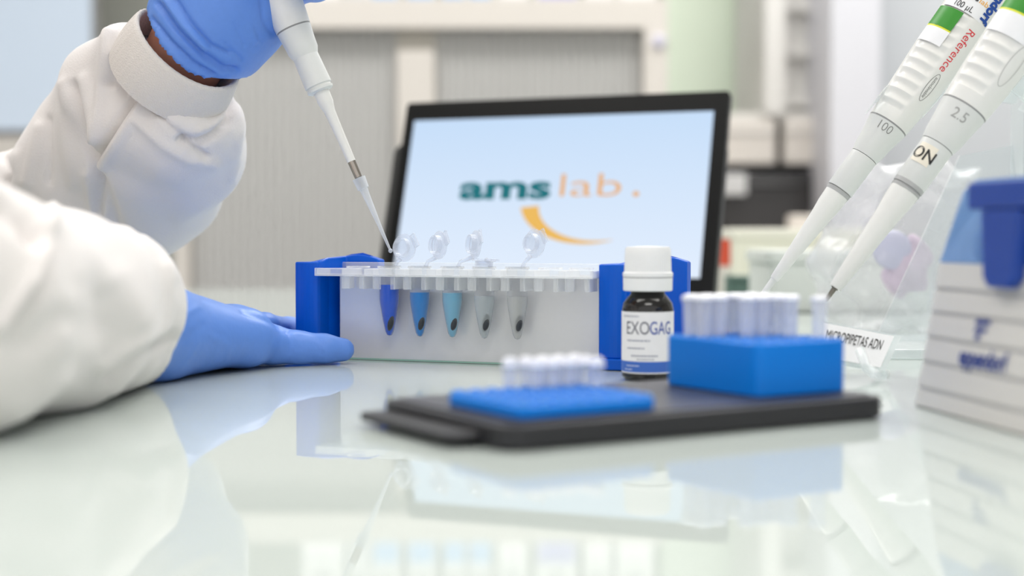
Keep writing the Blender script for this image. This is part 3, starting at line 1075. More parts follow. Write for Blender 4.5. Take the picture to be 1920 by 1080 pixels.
# latch: local x range along face; y negative = outward
lx0, lx1 = 0.058, 0.092
yo = -0.002 + ins(0.07) * 1.1
lt = obj('latch', boxr(lx0 - 0.006, 0.108, yo - 0.0085, yo + 0.004, 0.0800, 0.0905), Mdb, tb, bevel=0.0015)
bm = bmesh.new()
pr_ = [(lx0 + 0.004, 0.0800), (lx1, 0.0800), (lx1 - 0.004, 0.0545), (lx1 - 0.008, 0.0510), (lx0 + 0.010, 0.0510), (lx0 + 0.006, 0.0545)]
va = [bm.verts.new((x, yo - 0.0080, z_)) for x, z_ in pr_]
vb = [bm.verts.new((x, yo - 0.0030, z_)) for x, z_ in pr_]
for k_ in range(6):
    bm.faces.new((va[k_], va[(k_ + 1) % 6], vb[(k_ + 1) % 6], vb[k_]))
bm.faces.new(va)
bm.faces.new(vb)
obj('latch_tongue', bm, Mdb, lt, bevel=0.0012)
# print on the face
def face_fn(x0, z0):
    return lambda x, y: (x0 + x, -0.002 + ins(z0 + y) * 1.1 - 0.00035, z0 + y)
Mink = mat('navy print', (30, 58, 140), 0.5)
text_obj('logo_print', [text_mesh('eppendorf', 0.0098, 0.0003, 0.92, fn=face_fn(0.063, 0.0235))], Mink, tb)
V = []
Fc = []
ff = face_fn(0.058, 0.0335)
for (a, b_, c_, e_) in ((-0.0045, 0.0030, 0.0085, 0.0050), (-0.0045, 0.0000, 0.0060, 0.0020), (-0.0035, -0.0030, 0.0015, -0.0005)):
    n0 = len(V)
    for x, y in ((a, b_), (c_, b_ + 0.0004), (c_ - 0.001, e_), (a + 0.0015, e_)):
        V.append(ff(x, y))
    Fc.append((n0, n0 + 1, n0 + 2, n0 + 3))
obj('logo_symbol', (V, Fc), Mink, tb)


# ================================================================== PIPETTES
def pframe(p0, direc, Z):
    """frame at pixel p0 whose z axis runs along the given picture direction, x toward picture-right side, y away from the lens"""
    a = (W(p0[0] + direc[0] * 100, p0[1] + direc[1] * 100, Z) - W(p0[0], p0[1], Z)).normalized()
    yv = Vector((0, 1, 0))
    yv = (yv - a * yv.dot(a)).normalized()
    xv = yv.cross(a)
    M = Matrix(((xv.x, yv.x, a.x, 0), (xv.y, yv.y, a.y, 0), (xv.z, yv.z, a.z, 0), (0, 0, 0, 1)))
    return Matrix.Translation(W(p0[0], p0[1], Z)) @ M


Mpw = mat('warm white pipette plastic', (232, 231, 228), 0.33)
Mpg = mat('light grey pipette plastic', (222, 223, 221), 0.35)
Mst = mat('steel', (168, 160, 152), 0.25, metal=0.9)


def sc(prof, s):
    return [(a * s, b_ / 2 * s) for a, b_ in prof]


def rib_wob(z0, z1, step, amp, ph0, ph1):
    def f(z, a):
        if z < z0 or z > z1:
            return 0
        # angle of the lens side is -90 deg
        aa = (a - 1.5 * math.pi + math.pi) % (2 * math.pi) - math.pi
        if aa < ph0 or aa > ph1:
            return 0
        e = min(1, (aa - ph0) / 0.15, (ph1 - aa) / 0.15)
        return -amp * e * (0.5 + 0.5 * math.sin(2 * math.pi * (z - z0) / step)) ** 0.6
    return f


# held pipette
Zp = 0.792
s = Zp / FPX
MP = pframe((733, 472), (-0.400, -0.9165), Zp)
hp1 = thing('held_pipette', 'white micropipette held in the blue glove above the blue tube', 'pipette', mw=MP)
obj('tip', lathe(sc([(0, 0), (0.5, 4), (8, 4.6), (60, 8), (118, 14), (128, 16), (128.5, 22), (150, 25), (151, 16), (130, 12)], s), 28), clear('pipette tip', (240, 243, 248), 0.35, 0.85, 0.1, 0.4), hp1, smooth=True)
dp = bmesh.new()
bmesh.ops.create_uvsphere(dp, u_segments=14, v_segments=10, radius=4.2 * s, matrix=Matrix.Translation((0, 0, 2 * s)))
obj('droplet', dp, clear('water drop', (225, 230, 240), 0.3, 0.9, 0.03, 0.4), hp1, smooth='all')
obj('steel_stem', lathe(sc([(132, 0), (132, 9), (150, 10), (152, 14.5), (184, 15.5), (184, 0)], s), 28), Mst, hp1, smooth=True)
obj('shaft', lathe(sc([(184, 0), (184, 16), (240, 18), (285, 21), (297, 26), (303, 29), (322, 30), (335, 30)], s), 32), Mpw, hp1, smooth=True)
obj('collar', lathe(sc([(325, 0), (325, 40), (328, 50), (332, 51), (333, 47), (336, 46.5), (338, 52), (396, 48), (398, 0)], s), 40), Mpg, hp1, smooth=True)
obj('nose_ring', lathe(sc([(396, 0), (396, 48), (408, 58), (425, 60), (451, 66), (451, 0)], s), 40), Mpg, hp1, smooth=True)
obj('ring_line', lathe(sc([(451, 0), (451, 65), (454, 65), (454, 0)], s), 40), mat('dark seam', (150, 150, 150), 0.5), hp1)
obj('handle', lathe(sc([(454, 0), (454, 67), (500, 76), (560, 86), (640, 92), (800, 96), (860, 100), (880, 92), (884, 0)], s), 48), Mpw, hp1, smooth=True)
obj('finger_hook', tube([MPp for MPp in (Vector((0.010, 0.004, 780 * s)), Vector((0.022, 0.01, 800 * s)), Vector((0.032, 0.014, 780 * s)))], 0.005), Mpg, hp1)
obj('plunger', lathe(sc([(884, 0), (884, 26), (930, 26), (932, 44), (960, 44), (964, 0)], s), 28), Mpg, hp1, smooth=True)


def pip_fn(r, z0, a0, along, rr=0.00018):
    """print on a barrel: along='z' text runs down the axis, 'x' text runs round it. r may be callable"""
    R0 = r if callable(r) else (lambda z: r)
    if along == 'x':
        return lambda x, y: ((R0(z0 + y) + rr) * math.sin(a0 + x / R0(z0)), -(R0(z0 + y) + rr) * math.cos(a0 + x / R0(z0)), z0 + y)
    return lambda x, y: ((R0(z0 - x) + rr) * math.sin(a0 + y / R0(z0)), -(R0(z0 - x) + rr) * math.cos(a0 + y / R0(z0)), z0 - x)


def patch(R0, z0, z1, a0, a1, m, name, parent, rr=0.00012, n_=24, nz_=8):
    V, Fc = [], []
    for j in range(nz_ + 1):
        z_ = z0 + (z1 - z0) * j / nz_
        for i in range(n_ + 1):
            a = a0 + (a1 - a0) * i / n_
            V.append(((R0(z_) + rr) * math.sin(a), -(R0(z_) + rr) * math.cos(a), z_))
    for j in range(nz_):
        for i in range(n_):
            k_ = j * (n_ + 1) + i
            Fc.append((k_, k_ + 1, k_ + n_ + 2, k_ + n_ + 1))
    return obj(name, (V, Fc), m, parent, smooth='all')


Mgr = mat('green label', (52, 142, 40), 0.45)
Mlw = mat('white sticker', (240, 240, 243), 0.45)
Mblk = mat('black print', (40, 38, 38), 0.5)
Mgp = mat('grey print', (130, 130, 128), 0.5)
Mred = mat('red print', (222, 70, 78), 0.5)
Mbp = mat('blue print', (24, 72, 158), 0.5)
Mor = mat('orange print', (240, 176, 70), 0.5)


def interp(pr):
    def f(z):
        if z <= pr[0][0]:
            return pr[0][1]
        for (a, ra), (b_, rb) in zip(pr, pr[1:]):
            if z <= b_:
                return ra + (rb - ra) * (z - a) / (b_ - a + 1e-9)
        return pr[-1][1]
    return f


def grip(prof, z0, z1, s, wob, parent, m, name='handle'):
    """finely sampled handle so that ridges show"""
    f = interp(prof)
    pts = [(prof[0][0], 0)]
    z = prof[0][0]
    while z < prof[-1][0]:
        pts.append((z, f(z)))
        z += (1.6 * s) if z0 <= z <= z1 else 12 * s
    pts.append((prof[-1][0], prof[-1][1]))
    pts.append((prof[-1][0] + 0.001, 0))
    return obj(name, lathe(pts, 96, wob=wob), m, parent, smooth=True)


# ---- left hanging pipette (100)
Z1 = 0.80
s = Z1 / FPX
M1 = pframe((1452, 523), (0.592, -0.806), Z1)
p1 = thing('hanging_pipette', 'white 100 microlitre pipette with red lettering on the stand, left one', 'pipette', mw=M1, group='pipettes on the clear stand')
obj('tip_cone', lathe(sc([(-45, 0), (-45, 11), (0, 13), (0, 0)], s), 24), Mpg, p1, smooth=True)
obj('nose_cone', lathe(sc([(-1, 0), (-1, 16), (0, 17), (90, 30), (150, 39), (170, 44), (197, 46), (197, 0)], s), 40), Mpw, p1, smooth=True)
obj('seam_ring', lathe(sc([(197, 0), (197, 47), (204, 49), (204, 44), (206, 44), (206, 0)], s), 40), mat('seam grey', (178, 178, 178), 0.4), p1, smooth=True)
obj('lower_barrel', lathe(sc([(206, 0), (206, 50), (207, 51), (282, 52), (283, 0)], s), 48), Mpg, p1, smooth=True)
obj('shoulder', lathe(sc([(283, 0), (283, 53), (300, 60), (316, 63), (355, 77), (355, 0)], s), 48), Mpg, p1, smooth=True)
obj('seam_line', lathe(sc([(355, 0), (355, 77.5), (358, 77.5), (358, 0)], s), 48), mat('dark seam', (120, 120, 120), 0.5), p1)
gp = [(358 * s, 39 * s), (420 * s, 44 * s), (520 * s, 50 * s), (700 * s, 54 * s), (900 * s, 56 * s)]
grip(gp, 375 * s, 640 * s, s, rib_wob(378 * s, 636 * s, 21.5 * s, 0.0011, -1.35, 0.05), p1, Mpw)
R1 = interp(gp)
obj('plunger', lathe(sc([(903, 0), (903, 30), (960, 30), (962, 50), (1000, 50), (1004, 0)], s), 28), Mpg, p1, smooth=True)
hk = obj('finger_hook', tube([Vector((0.0, 0.012, 720 * s)), Vector((0.0, 0.030, 740 * s)), Vector((0, 0.04, 715 * s))], 0.005), Mpg, p1)
text_obj('volume_number', [text_mesh('100', 0.0070, -0.00012, 0.92, fn=pip_fn(interp([(316 * s, 31.5 * s), (355 * s, 38.5 * s)]), 342 * s, -0.22, 'x'))], Mgp, p1)
text_obj('red_lettering', [text_mesh('Reference', 0.0069, 0.0000, 0.98, fn=pip_fn(R1, 529 * s, 0.30, 'z'))], Mred, p1)
text_obj('blue_lettering', [text_mesh('eppendorf', 0.0082, 0.0004, 0.9, fn=pip_fn(R1, 650 * s, 0.42, 'z', 0.0004))], Mbp, p1)
text_obj('oval_lettering', [text_mesh('autoclavable', 0.0028, 0.0, 0.95, fn=pip_fn(R1, 447 * s, 0.33, 'z'))], Mgp, p1)
V, Fc = [], []
fo = pip_fn(R1, 447 * s, 0.33, 'z')
for i in range(48):
    a = 2 * math.pi * i / 48
    V.append(fo(0.0088 * math.cos(a), 0.0025 * math.sin(a)))
    V.append(fo(0.0085 * math.cos(a), 0.0022 * math.sin(a)))
for i in range(48):
    j = (i + 1) % 48
    Fc.append((2 * i, 2 * j, 2 * j + 1, 2 * i + 1))
obj('oval_outline', (V, Fc), Mgp, p1)
st1 = patch(R1, 594 * s, 720 * s, -1.35, 0.33, Mlw, 'maker_sticker', p1)
patch(R1, 550 * s, 591 * s, -1.5, -0.32, Mgr, 'green_sticker', p1, rr=0.0003)
patch(R1, 547 * s, 551 * s, -1.5, -0.32, mat('yellow edge', (222, 226, 60), 0.5), 'yellow_line', p1, rr=0.0003)
patch(R1, 516 * s, 547 * s, -1.5, -0.32, Mlw, 'white_sticker', p1, rr=0.0003)
text_obj('sticker_text', [text_mesh('100 µL', 0.0050, 0.0, 0.85, fn=pip_fn(R1, 603 * s, -0.50, 'x', 0.0004))], Mblk, st1)
text_obj('sticker_text', [text_mesh('ams', 0.0042, 0.0001, 1.2, align='RIGHT', fn=pip_fn(R1, 626 * s, -0.16, 'x', 0.0004))], Mblk, st1)
text_obj('sticker_logo', [text_mesh('lab', 0.0042, 0.0, 1.2, align='LEFT', fn=pip_fn(R1, 626 * s, -0.14, 'x', 0.0004))], Mor, st1)

# ---- right hanging pipette (2.5)
Z2 = 0.735
s = Z2 / FPX
M2 = pframe((1566, 539), (0.585, -0.811), Z2)
p2 = thing('hanging_pipette', 'white 2.5 microlitre pipette with a cream ON sticker, right one on the stand', 'pipette', mw=M2, group='pipettes on the clear stand')
obj('steel_tip', lathe(sc([(-30, 0), (-30, 8), (-4, 10), (-3, 14), (0, 14), (0, 0)], s), 24), mat('dim steel', (130, 126, 118), 0.3, metal=0.8), p2, smooth=True)
obj('nose_cone', lathe(sc([(-1, 0), (-1, 22), (1, 24), (90, 37), (165, 46), (200, 54), (222, 56), (222, 0)], s), 40), Mpw, p2, smooth=True)
obj('seam_ring', lathe(sc([(222, 0), (222, 58), (226, 59), (227, 55), (230, 54), (230, 60), (238, 61), (238, 0)], s), 40), mat('seam grey', (178, 178, 178), 0.4), p2, smooth=True)
obj('lower_barrel', lathe(sc([(238, 0), (238, 60), (239, 61), (325, 63), (326, 0)], s), 48), Mpg, p2, smooth=True)
obj('shoulder', lathe(sc([(326, 0), (326, 66), (345, 75), (362, 78), (408, 90), (408, 0)], s), 48), Mpg, p2, smooth=True)
obj('seam_line', lathe(sc([(408, 0), (408, 90.5), (411, 90.5), (411, 0)], s), 48), mat('dark seam', (120, 120, 120), 0.5), p2)
gp = [(411 * s, 46 * s), (480 * s, 51 * s), (600 * s, 56 * s), (760 * s, 60 * s), (960 * s, 62 * s)]
grip(gp, 430 * s, 720 * s, s, rib_wob(438 * s, 690 * s, 25 * s, 0.0011, -1.35, 0.1), p2, Mpw)
R2 = interp(gp)
obj('plunger', lathe(sc([(963, 0), (963, 34), (1010, 34), (1012, 56), (1050, 56), (1054, 0)], s), 28), Mpg, p2, smooth=True)
text_obj('volume_number', [text_mesh('2.5', 0.0078, 0.0, 0.92, fn=pip_fn(interp([(362 * s, 39 * s), (408 * s, 45 * s)]), 385 * s, -0.18, 'x'))], mat('pale grey print', (168, 168, 166), 0.5), p2)
R2b = lambda z: 31.4 * s
cs_ = patch(R2b, 274 * s, 314 * s, -1.2, 0.02, mat('cream sticker', (238, 230, 214), 0.5), 'cream_sticker', p2)
text_obj('sticker_text', [text_mesh('ON', 0.0088, 0.00015, 0.9, fn=pip_fn(R2b, 292 * s, -0.58, 'x', 0.0003))], Mblk, cs_)
patch(R2, 600 * s, 700 * s, -1.5, 1.5, Mgr, 'green_sticker', p2, rr=0.0003)
patch(R2, 596 * s, 600 * s, -1.5, 1.5, mat('yellow edge', (222, 226, 60), 0.5), 'yellow_line', p2, rr=0.0003)
patch(R2, 552 * s, 596 * s, -1.5, 1.5, Mlw, 'white_sticker', p2, rr=0.0003)
V, Fc = [], []
fo = pip_fn(R2, 512 * s, 0.34, 'z')
for i in range(48):
    a = 2 * math.pi * i / 48
    V.append(fo(0.0120 * math.cos(a), 0.0036 * math.sin(a)))
    V.append(fo(0.0117 * math.cos(a), 0.0033 * math.sin(a)))
for i in range(48):
    j = (i + 1) % 48
    Fc.append((2 * i, 2 * j, 2 * j + 1, 2 * i + 1))
obj('oval_outline', (V, Fc), mat('pale grey print', (168, 168, 166), 0.5), p2)
text_obj('red_lettering', [text_mesh('Reference', 0.0100, 0.0, 1.0, fn=pip_fn(R2, 628 * s, 0.46, 'z', 0.0004))], Mred, p2)

# ------------------------------------------------------------------ clear stand
Mac = clear('stand acrylic', (240, 244, 245), 0.10, 0.75, 0.05, 0.5)
base_c = Vector((0.275, 0.86, T))
st = thing('pipette_stand', 'clear acrylic pipette stand with a small white name label', 'stand', base_c)
iv = Matrix.Translation(-base_c)
obj('base_plate', prism(rrect(-0.085, 0.09, -0.05, 0.07, 0.02, 6), 0.0005, 0.006), Mac, st, bevel=0.001)
q = [W(1640, 640, 0.87), W(1800, 292, 0.90), W(2010, 250, 0.90), W(1850, 640, 0.87)]
bm = bmesh.new()
va = [bm.verts.new(iv @ p_) for p_ in q]
vb = [bm.verts.new(iv @ (p_ + Vector((0, 0.002, 0)))) for p_ in q]
for k_ in range(4):
    bm.faces.new((va[k_], va[(k_ + 1) % 4], vb[(k_ + 1) % 4], vb[k_]))
bm.faces.new(va)
bm.faces.new(vb)
obj('back_sheet', bm, Mac, st)
obj('post', boxr(0.312 - 0.275, 0.318 - 0.275, 0.02, 0.045, 0.006, 0.30), Mac, st, bevel=0.001)


def arm(pts, wd, th, name):
    bm = bmesh.new()
    pts = [iv @ p_ for p_ in pts]
    up = Vector((0.585, 0, 0.811))
    ra, rb = [], []
    for p_ in pts:
        ra.append([bm.verts.new(p_ + up * (wd / 2) + Vector((0, sg * th / 2, 0))) for sg in (-1, 1)])
        rb.append([bm.verts.new(p_ - up * (wd / 2) + Vector((0, sg * th / 2, 0))) for sg in (-1, 1)])
    for i in range(len(pts) - 1):
        for a, b_, c_, e_ in ((ra[i][0], ra[i + 1][0], rb[i + 1][0], rb[i][0]), (ra[i][1], rb[i][1], rb[i + 1][1], ra[i + 1][1]),
                              (ra[i][0], ra[i][1], ra[i + 1][1], ra[i + 1][0]), (rb[i][0], rb[i + 1][0], rb[i + 1][1], rb[i][1])):
            bm.faces.new((a, b_, c_, e_))
    return obj(name, bm, Mac, st)


arm([W(1636, 196, 0.785), W(1652, 176, 0.80), W(1690, 180, 0.83), W(1740, 205, 0.84), W(1790, 150, 0.84), W(1850, 170, 0.85), W(1912, 180, 0.88)], 0.012, 0.004, 'cradle_arm')
arm([W(1700, 245, 0.80), W(1720, 215, 0.82), W(1760, 160, 0.84)], 0.010, 0.004, 'cradle_arm')
arm([W(1880, 120, 0.76), W(1930, 160, 0.78), W(1960, 200, 0.84), W(1925, 185, 0.88)], 0.016, 0.004, 'cradle_arm')
# front lip with the label
ql = [W(1545, 606, 0.715), W(1676, 631, 0.735), W(1650, 690, 0.715), W(1535, 668, 0.695)]
lab_n = (ql[1] - ql[0]).cross(ql[3] - ql[0]).normalized()
if lab_n.y > 0:
    lab_n = -lab_n
def lpt(u_, v_, off=0.0):
    a = ql[0].lerp(ql[1], u_)
    b_ = ql[3].lerp(ql[2], u_)
    return iv @ (a.lerp(b_, v_) + lab_n * off)
V = [lpt(a_, b_, c_) for c_ in (-0.0022, 0.0) for a_, b_ in ((-0.1, -0.06), (1.1, -0.06), (1.1, 1.03), (-0.1, 1.03))]
obj('front_lip', (V, [(0, 1, 2, 3), (4, 5, 6, 7), (0, 1, 5, 4), (1, 2, 6, 5), (2, 3, 7, 6), (3, 0, 4, 7)]), Mac, st)
pl = obj('name_label', ([lpt(0, 0, 0.0003), lpt(1, 0, 0.0003), lpt(1, 1, 0.0003), lpt(0, 1, 0.0003)], [(0, 1, 2, 3)]), Mlw, st)
text_obj('label_text', [text_mesh('MICROPIPETAS ADN', 0.44, 0.0, 0.21, align='CENTER', fn=lambda x, y: lpt(0.47 + x, 0.36 - y, 0.0005))], Mblk, pl)
obj('curled_foot', tube([iv @ p_ for p_ in (W(1612, 655, 0.70), W(1625, 690, 0.695), W(1645, 704, 0.68), W(1662, 702, 0.675))], 0.0025, 10), Mac, st, smooth='all')

# ------------------------------------------------------------------ clear plastic bag behind the pipettes
rnd = np.random.RandomState(3)
c0 = W(1690, 500, 1.02)


def bagf(P):
    zr = np.clip((P[:, 2] - T) / 0.125, 0, 1)
    hx = 0.070 * (1 - 0.30 * zr ** 2)
    q_ = np.abs(np.stack([(P[:, 0] - c0.x - 0.012 * zr) / hx, (P[:, 1] - c0.y) / (0.052 * (1 - 0.55 * zr)), (P[:, 2] - T - 0.060) / 0.064], 1))
    r_ = (q_ ** 2.8).sum(1) ** (1 / 2.8)
    n_ = 0.05 * np.sin(P[:, 0] * 90 + 2 * np.sin(P[:, 2] * 60)) - 0.09 * np.abs(np.sin(P[:, 0] * 75 - P[:, 2] * 48 + 1.5 * np.sin(P[:, 1] * 60))) - 0.06 * np.abs(np.sin(P[:, 2] * 95 + P[:, 0] * 60 + P[:, 1] * 40)) + 0.03 * np.sin(P[:, 0] * 230 - P[:, 2] * 190) - 0.04 * np.abs(np.sin(P[:, 0] * 130 + P[:, 2] * 140))
    return np.maximum((r_ - 1.04 - n_ - 0.06) * 0.05, T + 0.001 - P[:, 2])


V, Fq = nets(bagf, (c0.x - 0.13, c0.y - 0.09, T - 0.006), (c0.x + 0.13, c0.y + 0.09, T + 0.15), 0.004)
V = relax(V, Fq, 1)
bg = thing('plastic_bag', 'crumpled clear plastic bag behind the hanging pipettes', 'bag', (c0.x, c0.y, T))
ivb = np.array([c0.x, c0.y, T])
obj('bag_film', (V - ivb, Fq), clear('bag film', (240, 240, 242), 0.22, 0.6, 0.12, 0.5), bg, smooth='all')
gl = thing('purple_pouch', 'small purple and pink pouch inside the clear plastic bag', 'pouch', W(1700, 500, 1.02) - Vector((0, 0, 0.0)))
ivp = np.array(gl.location)


def pouchf(P):
    q_ = (P - ivp) / np.array([0.017, 0.012, 0.021])
    return (np.linalg.norm(q_, axis=1) - 1 + 0.15 * np.sin(P[:, 0] * 260 + P[:, 2] * 220)) * 0.014


V, Fq = nets(pouchf, ivp - 0.04, ivp + 0.04, 0.003)
obj('pouch_body', (V - ivp, Fq), mat('purple film', (214, 192, 214), 0.4, vary=0.3, bscale=60), gl, smooth='all')
b2 = bmesh.new()
bmesh.ops.create_uvsphere(b2, u_segments=16, v_segments=10, radius=1, matrix=Matrix.Translation((-0.012, -0.006, 0.012)) @ Matrix.Diagonal((0.014, 0.008, 0.014, 1)))
obj('blue_corner', b2, mat('periwinkle film', (196, 196, 224), 0.4), gl, smooth='all')

# ================================================================== PERSON
Mcoat = mat('white lab coat cotton', (230, 225, 223), 0.85, sheen=0.15, bump=0.25, bscale=900)
Mglv = mat('blue nitrile', (96, 141, 222), 0.42, bump=0.12, bscale=350, vary=0.04)
Mskin = mat('skin', (186, 128, 108), 0.5, sss=0.1)
Mrib = mat('ribbed knit cuff', (226, 220, 215), 0.9, bump=0.6, bscale=1400)
PBASE = Vector((-0.60, 0.62, 0.45))
person = thing('person', 'person in a white lab coat and blue gloves pipetting at the bench', 'person', PBASE)
pb = np.array(PBASE)


def P3(px, py, Z):
    return np.array(W(px, py, Z))


def field(prims, k):
    def f(P):
        d = None
        for a, b_, r1, r2 in prims:
            q_ = rc(P, a, b_, r1, r2)
            d = q_ if d is None else smin(d, q_, k)
        return d
    return f


def chain(pts):
    return [(pts[i][0], pts[i + 1][0], pts[i][1], pts[i + 1][1]) for i in range(len(pts) - 1)]


def bounds(prims, pad):
    A = np.array([p[0] - p[2] for p in prims] + [p[1] - p[3] for p in prims])
    Bq = np.array([p[0] + p[2] for p in prims] + [p[1] + p[3] for p in prims])
    return A.min(0) - pad, Bq.max(0) + pad


def world(x, y, z):
    return np.array([x, y, T + z])


# --- near (right) hand lying on the bench
W0, W1 = world(-0.1755, 0.694, 0.0235), world(-0.186, 0.714, 0.0245)
M5, M4, M3, M2_ = world(-0.1400, 0.752, 0.0168), world(-0.150, 0.780, 0.0160), world(-0.160, 0.802, 0.0150), world(-0.173, 0.815, 0.0140)
hand = [(world(-0.181, 0.655, 0.0245), W0, 0.0232, 0.0230), (W0, W1, 0.0230, 0.0225), (W0, M5, 0.0222, 0.0140), (W0, M4, 0.0222, 0.0138), (W1, M3, 0.0210, 0.0136),
        (W1, M2_, 0.0210, 0.0132), (M5, M4, 0.0140, 0.0138), (M4, M3, 0.0138, 0.0136), (M3, M2_, 0.0136, 0.0132)]
fing = []
fing.append(chain([(M5, 0.0130), (world(-0.1290, 0.768, 0.0120), 0.0105), (world(-0.1150, 0.776, 0.0095), 0.0089), (world(-0.1020, 0.780, 0.0088), 0.0078), (world(-0.0925, 0.784, 0.0078), 0.0066)]))
fing.append(chain([(M4, 0.0125), (world(-0.1400, 0.812, 0.0175), 0.0090), (world(-0.128, 0.850, 0.0120), 0.0082), (world(-0.106, 0.872, 0.0085), 0.0068)]))
fing.append(chain([(M3, 0.0125), (world(-0.152, 0.842, 0.0130), 0.0090), (world(-0.136, 0.872, 0.0120), 0.0086), (world(-0.112, 0.895, 0.0088), 0.0070)]))
fing.append(chain([(M2_, 0.0120), (world(-0.168, 0.858, 0.0120), 0.0090), (world(-0.152, 0.892, 0.0115), 0.0085), (world(-0.128, 0.916, 0.0088), 0.0070)]))
fing.append(chain([(world(-0.178, 0.735, 0.0185), 0.016), (world(-0.200, 0.775, 0.0150), 0.0125), (world(-0.206, 0.812, 0.0115), 0.0105), (world(-0.200, 0.838, 0.0095), 0.0085)]))


def hand_field(palm, fingers, kp=0.012, kf=0.0045):
    fp = field(palm, kp)
    ffs = [field(c_, 0.003) for c_ in fingers]

    def f(P):
        d = fp(P)
        for g_ in ffs:
            d = smin(d, g_(P), kf)
        return d
    return f


hf = hand_field(hand, fing, 0.008)
hf2 = lambda P: np.maximum(hf(P), T + 0.0006 - P[:, 2])
lo, hi_ = bounds(hand + sum(fing, []), 0.006)
V, Fq = nets(hf2, lo, hi_, 0.0016)
V = relax(V, Fq, 2)
rn = lambda pts, w_, h_: (pts, w_, h_)
V = creases(V, Fq, [
    rn([(541, 622), (546, 640), (544, 660)], 4, -0.0008), rn([(556, 630), (557, 655)], 3, -0.0004), rn([(564, 632), (565, 655)], 3, -0.0004),
    rn([(520, 612), (541, 622)], 4, -0.0009), rn([(455, 584), (500, 601), (541, 618)], 5, -0.0010),
    rn([(395, 630), (430, 650), (425, 672)], 5, 0.0004), rn([(345, 640), (380, 610)], 6, -0.0004), rn([(336, 600), (372, 575)], 5, 0.0005),
    rn([(340, 690), (360, 665), (372, 640)], 4, 0.0004), rn([(600, 634), (603, 662)], 3, -0.0003), rn([(595, 634), (597, 662)], 2.5, -0.0003)])
obj('glove', (V - pb, Fq), Mglv, person, smooth='all')

# --- near sleeve
SL = chain([(world(-0.1790, 0.666, 0.0262), 0.0248), (world(-0.1840, 0.644, 0.0368), 0.0362), (world(-0.1895, 0.585, 0.0405), 0.0400), (world(-0.200, 0.505, 0.0460), 0.0455),
            (world(-0.330, 0.410, 0.068), 0.060), (world(-0.50, 0.46, 0.28), 0.078)])
ca = np.array([-0.0172 + 0.02, 0.06, -0.005])
cdir = np.array([0.28, 0.96, -0.03])
cdir /= np.linalg.norm(cdir)
cpt = world(-0.1790, 0.670, 0.025)
# --- far (left) arm
O_ = P3(354, 92, 0.80)
ax = np.array([0.603, -0.407, 0.685])
ax /= np.linalg.norm(ax)
pxr = lambda r_, Z: r_ * Z / FPX
balls = [((352, 188), 98, 0.814), ((352, 205), 106, 0.820), ((330, 272), 124, 0.862), ((252, 318), 164, 0.908), ((300, 230), 132, 0.832)]
SL2 = [(P3(*balls[i][0], balls[i][2]), P3(*balls[i + 1][0], balls[i + 1][2]), pxr(balls[i][1], balls[i][2]), pxr(balls[i + 1][1], balls[i + 1][2])) for i in range(4)]
SL2 += [(P3(272, 112, 0.818), P3(236, 178, 0.845), pxr(88, 0.818), pxr(112, 0.85)), (P3(236, 178, 0.850), P3(188, 300, 0.90), pxr(112, 0.85), pxr(140, 0.90)),
        (P3(188, 300, 0.90), P3(108, 415, 0.94), pxr(140, 0.90), pxr(138, 0.94)), (P3(252, 318, 0.915), P3(108, 415, 0.94), pxr(150, 0.915), pxr(138, 0.94)),
        (P3(108, 415, 0.94), world(-0.385, 0.985, 0.070), pxr(138, 0.94), 0.052), (world(-0.385, 0.985, 0.070), world(-0.51, 0.80, 0.28), 0.052, 0.078)]
TOR = [(world(-0.56, 0.53, 0.27), world(-0.56, 0.73, 0.27), 0.09, 0.09), (world(-0.60, 0.56, 0.10), world(-0.60, 0.70, 0.10), 0.11, 0.11),
       (world(-0.62, 0.56, -0.15), world(-0.62, 0.70, -0.15), 0.105, 0.105), (world(-0.63, 0.55, -0.34), world(-0.63, 0.71, -0.34), 0.115, 0.115),
       (world(-0.58, 0.63, 0.26), world(-0.60, 0.63, 0.10), 0.11, 0.13), (world(-0.60, 0.63, 0.1), world(-0.62, 0.63, -0.15), 0.13, 0.12), (world(-0.62, 0.63, -0.15), world(-0.63, 0.63, -0.34), 0.12, 0.13)]
f_near = field(SL, 0.012)
f_far = field(SL2, 0.010)
f_tor = field(TOR, 0.03)


def smax(a, b_, k_):
    return -smin(-a, -b_, k_)


def noise_cloth(P):
    return (0.0012 * np.sin(P[:, 0] * 70 + 2 * np.sin(P[:, 2] * 50 + 1)) * np.sin(P[:, 1] * 60 + 1.3) + 0.0008 * np.sin(P[:, 2] * 120 + 60 * P[:, 0] + 1.5 * np.sin(P[:, 1] * 80)))


def coat(P):
    a = smax(f_near(P), (P - cpt) @ cdir, 0.006)
    a = np.maximum(a, T + 0.0006 - P[:, 2])
    b_ = smax(f_far(P), (P - O_) @ ax + 0.017, 0.010)
    d_ = smin(smin(a, b_, 0.004), f_tor(P), 0.03)
    return d_ + noise_cloth(P)


def build_cloth(lo_, hi2, h_):
    return nets(coat, lo_, hi2, h_)


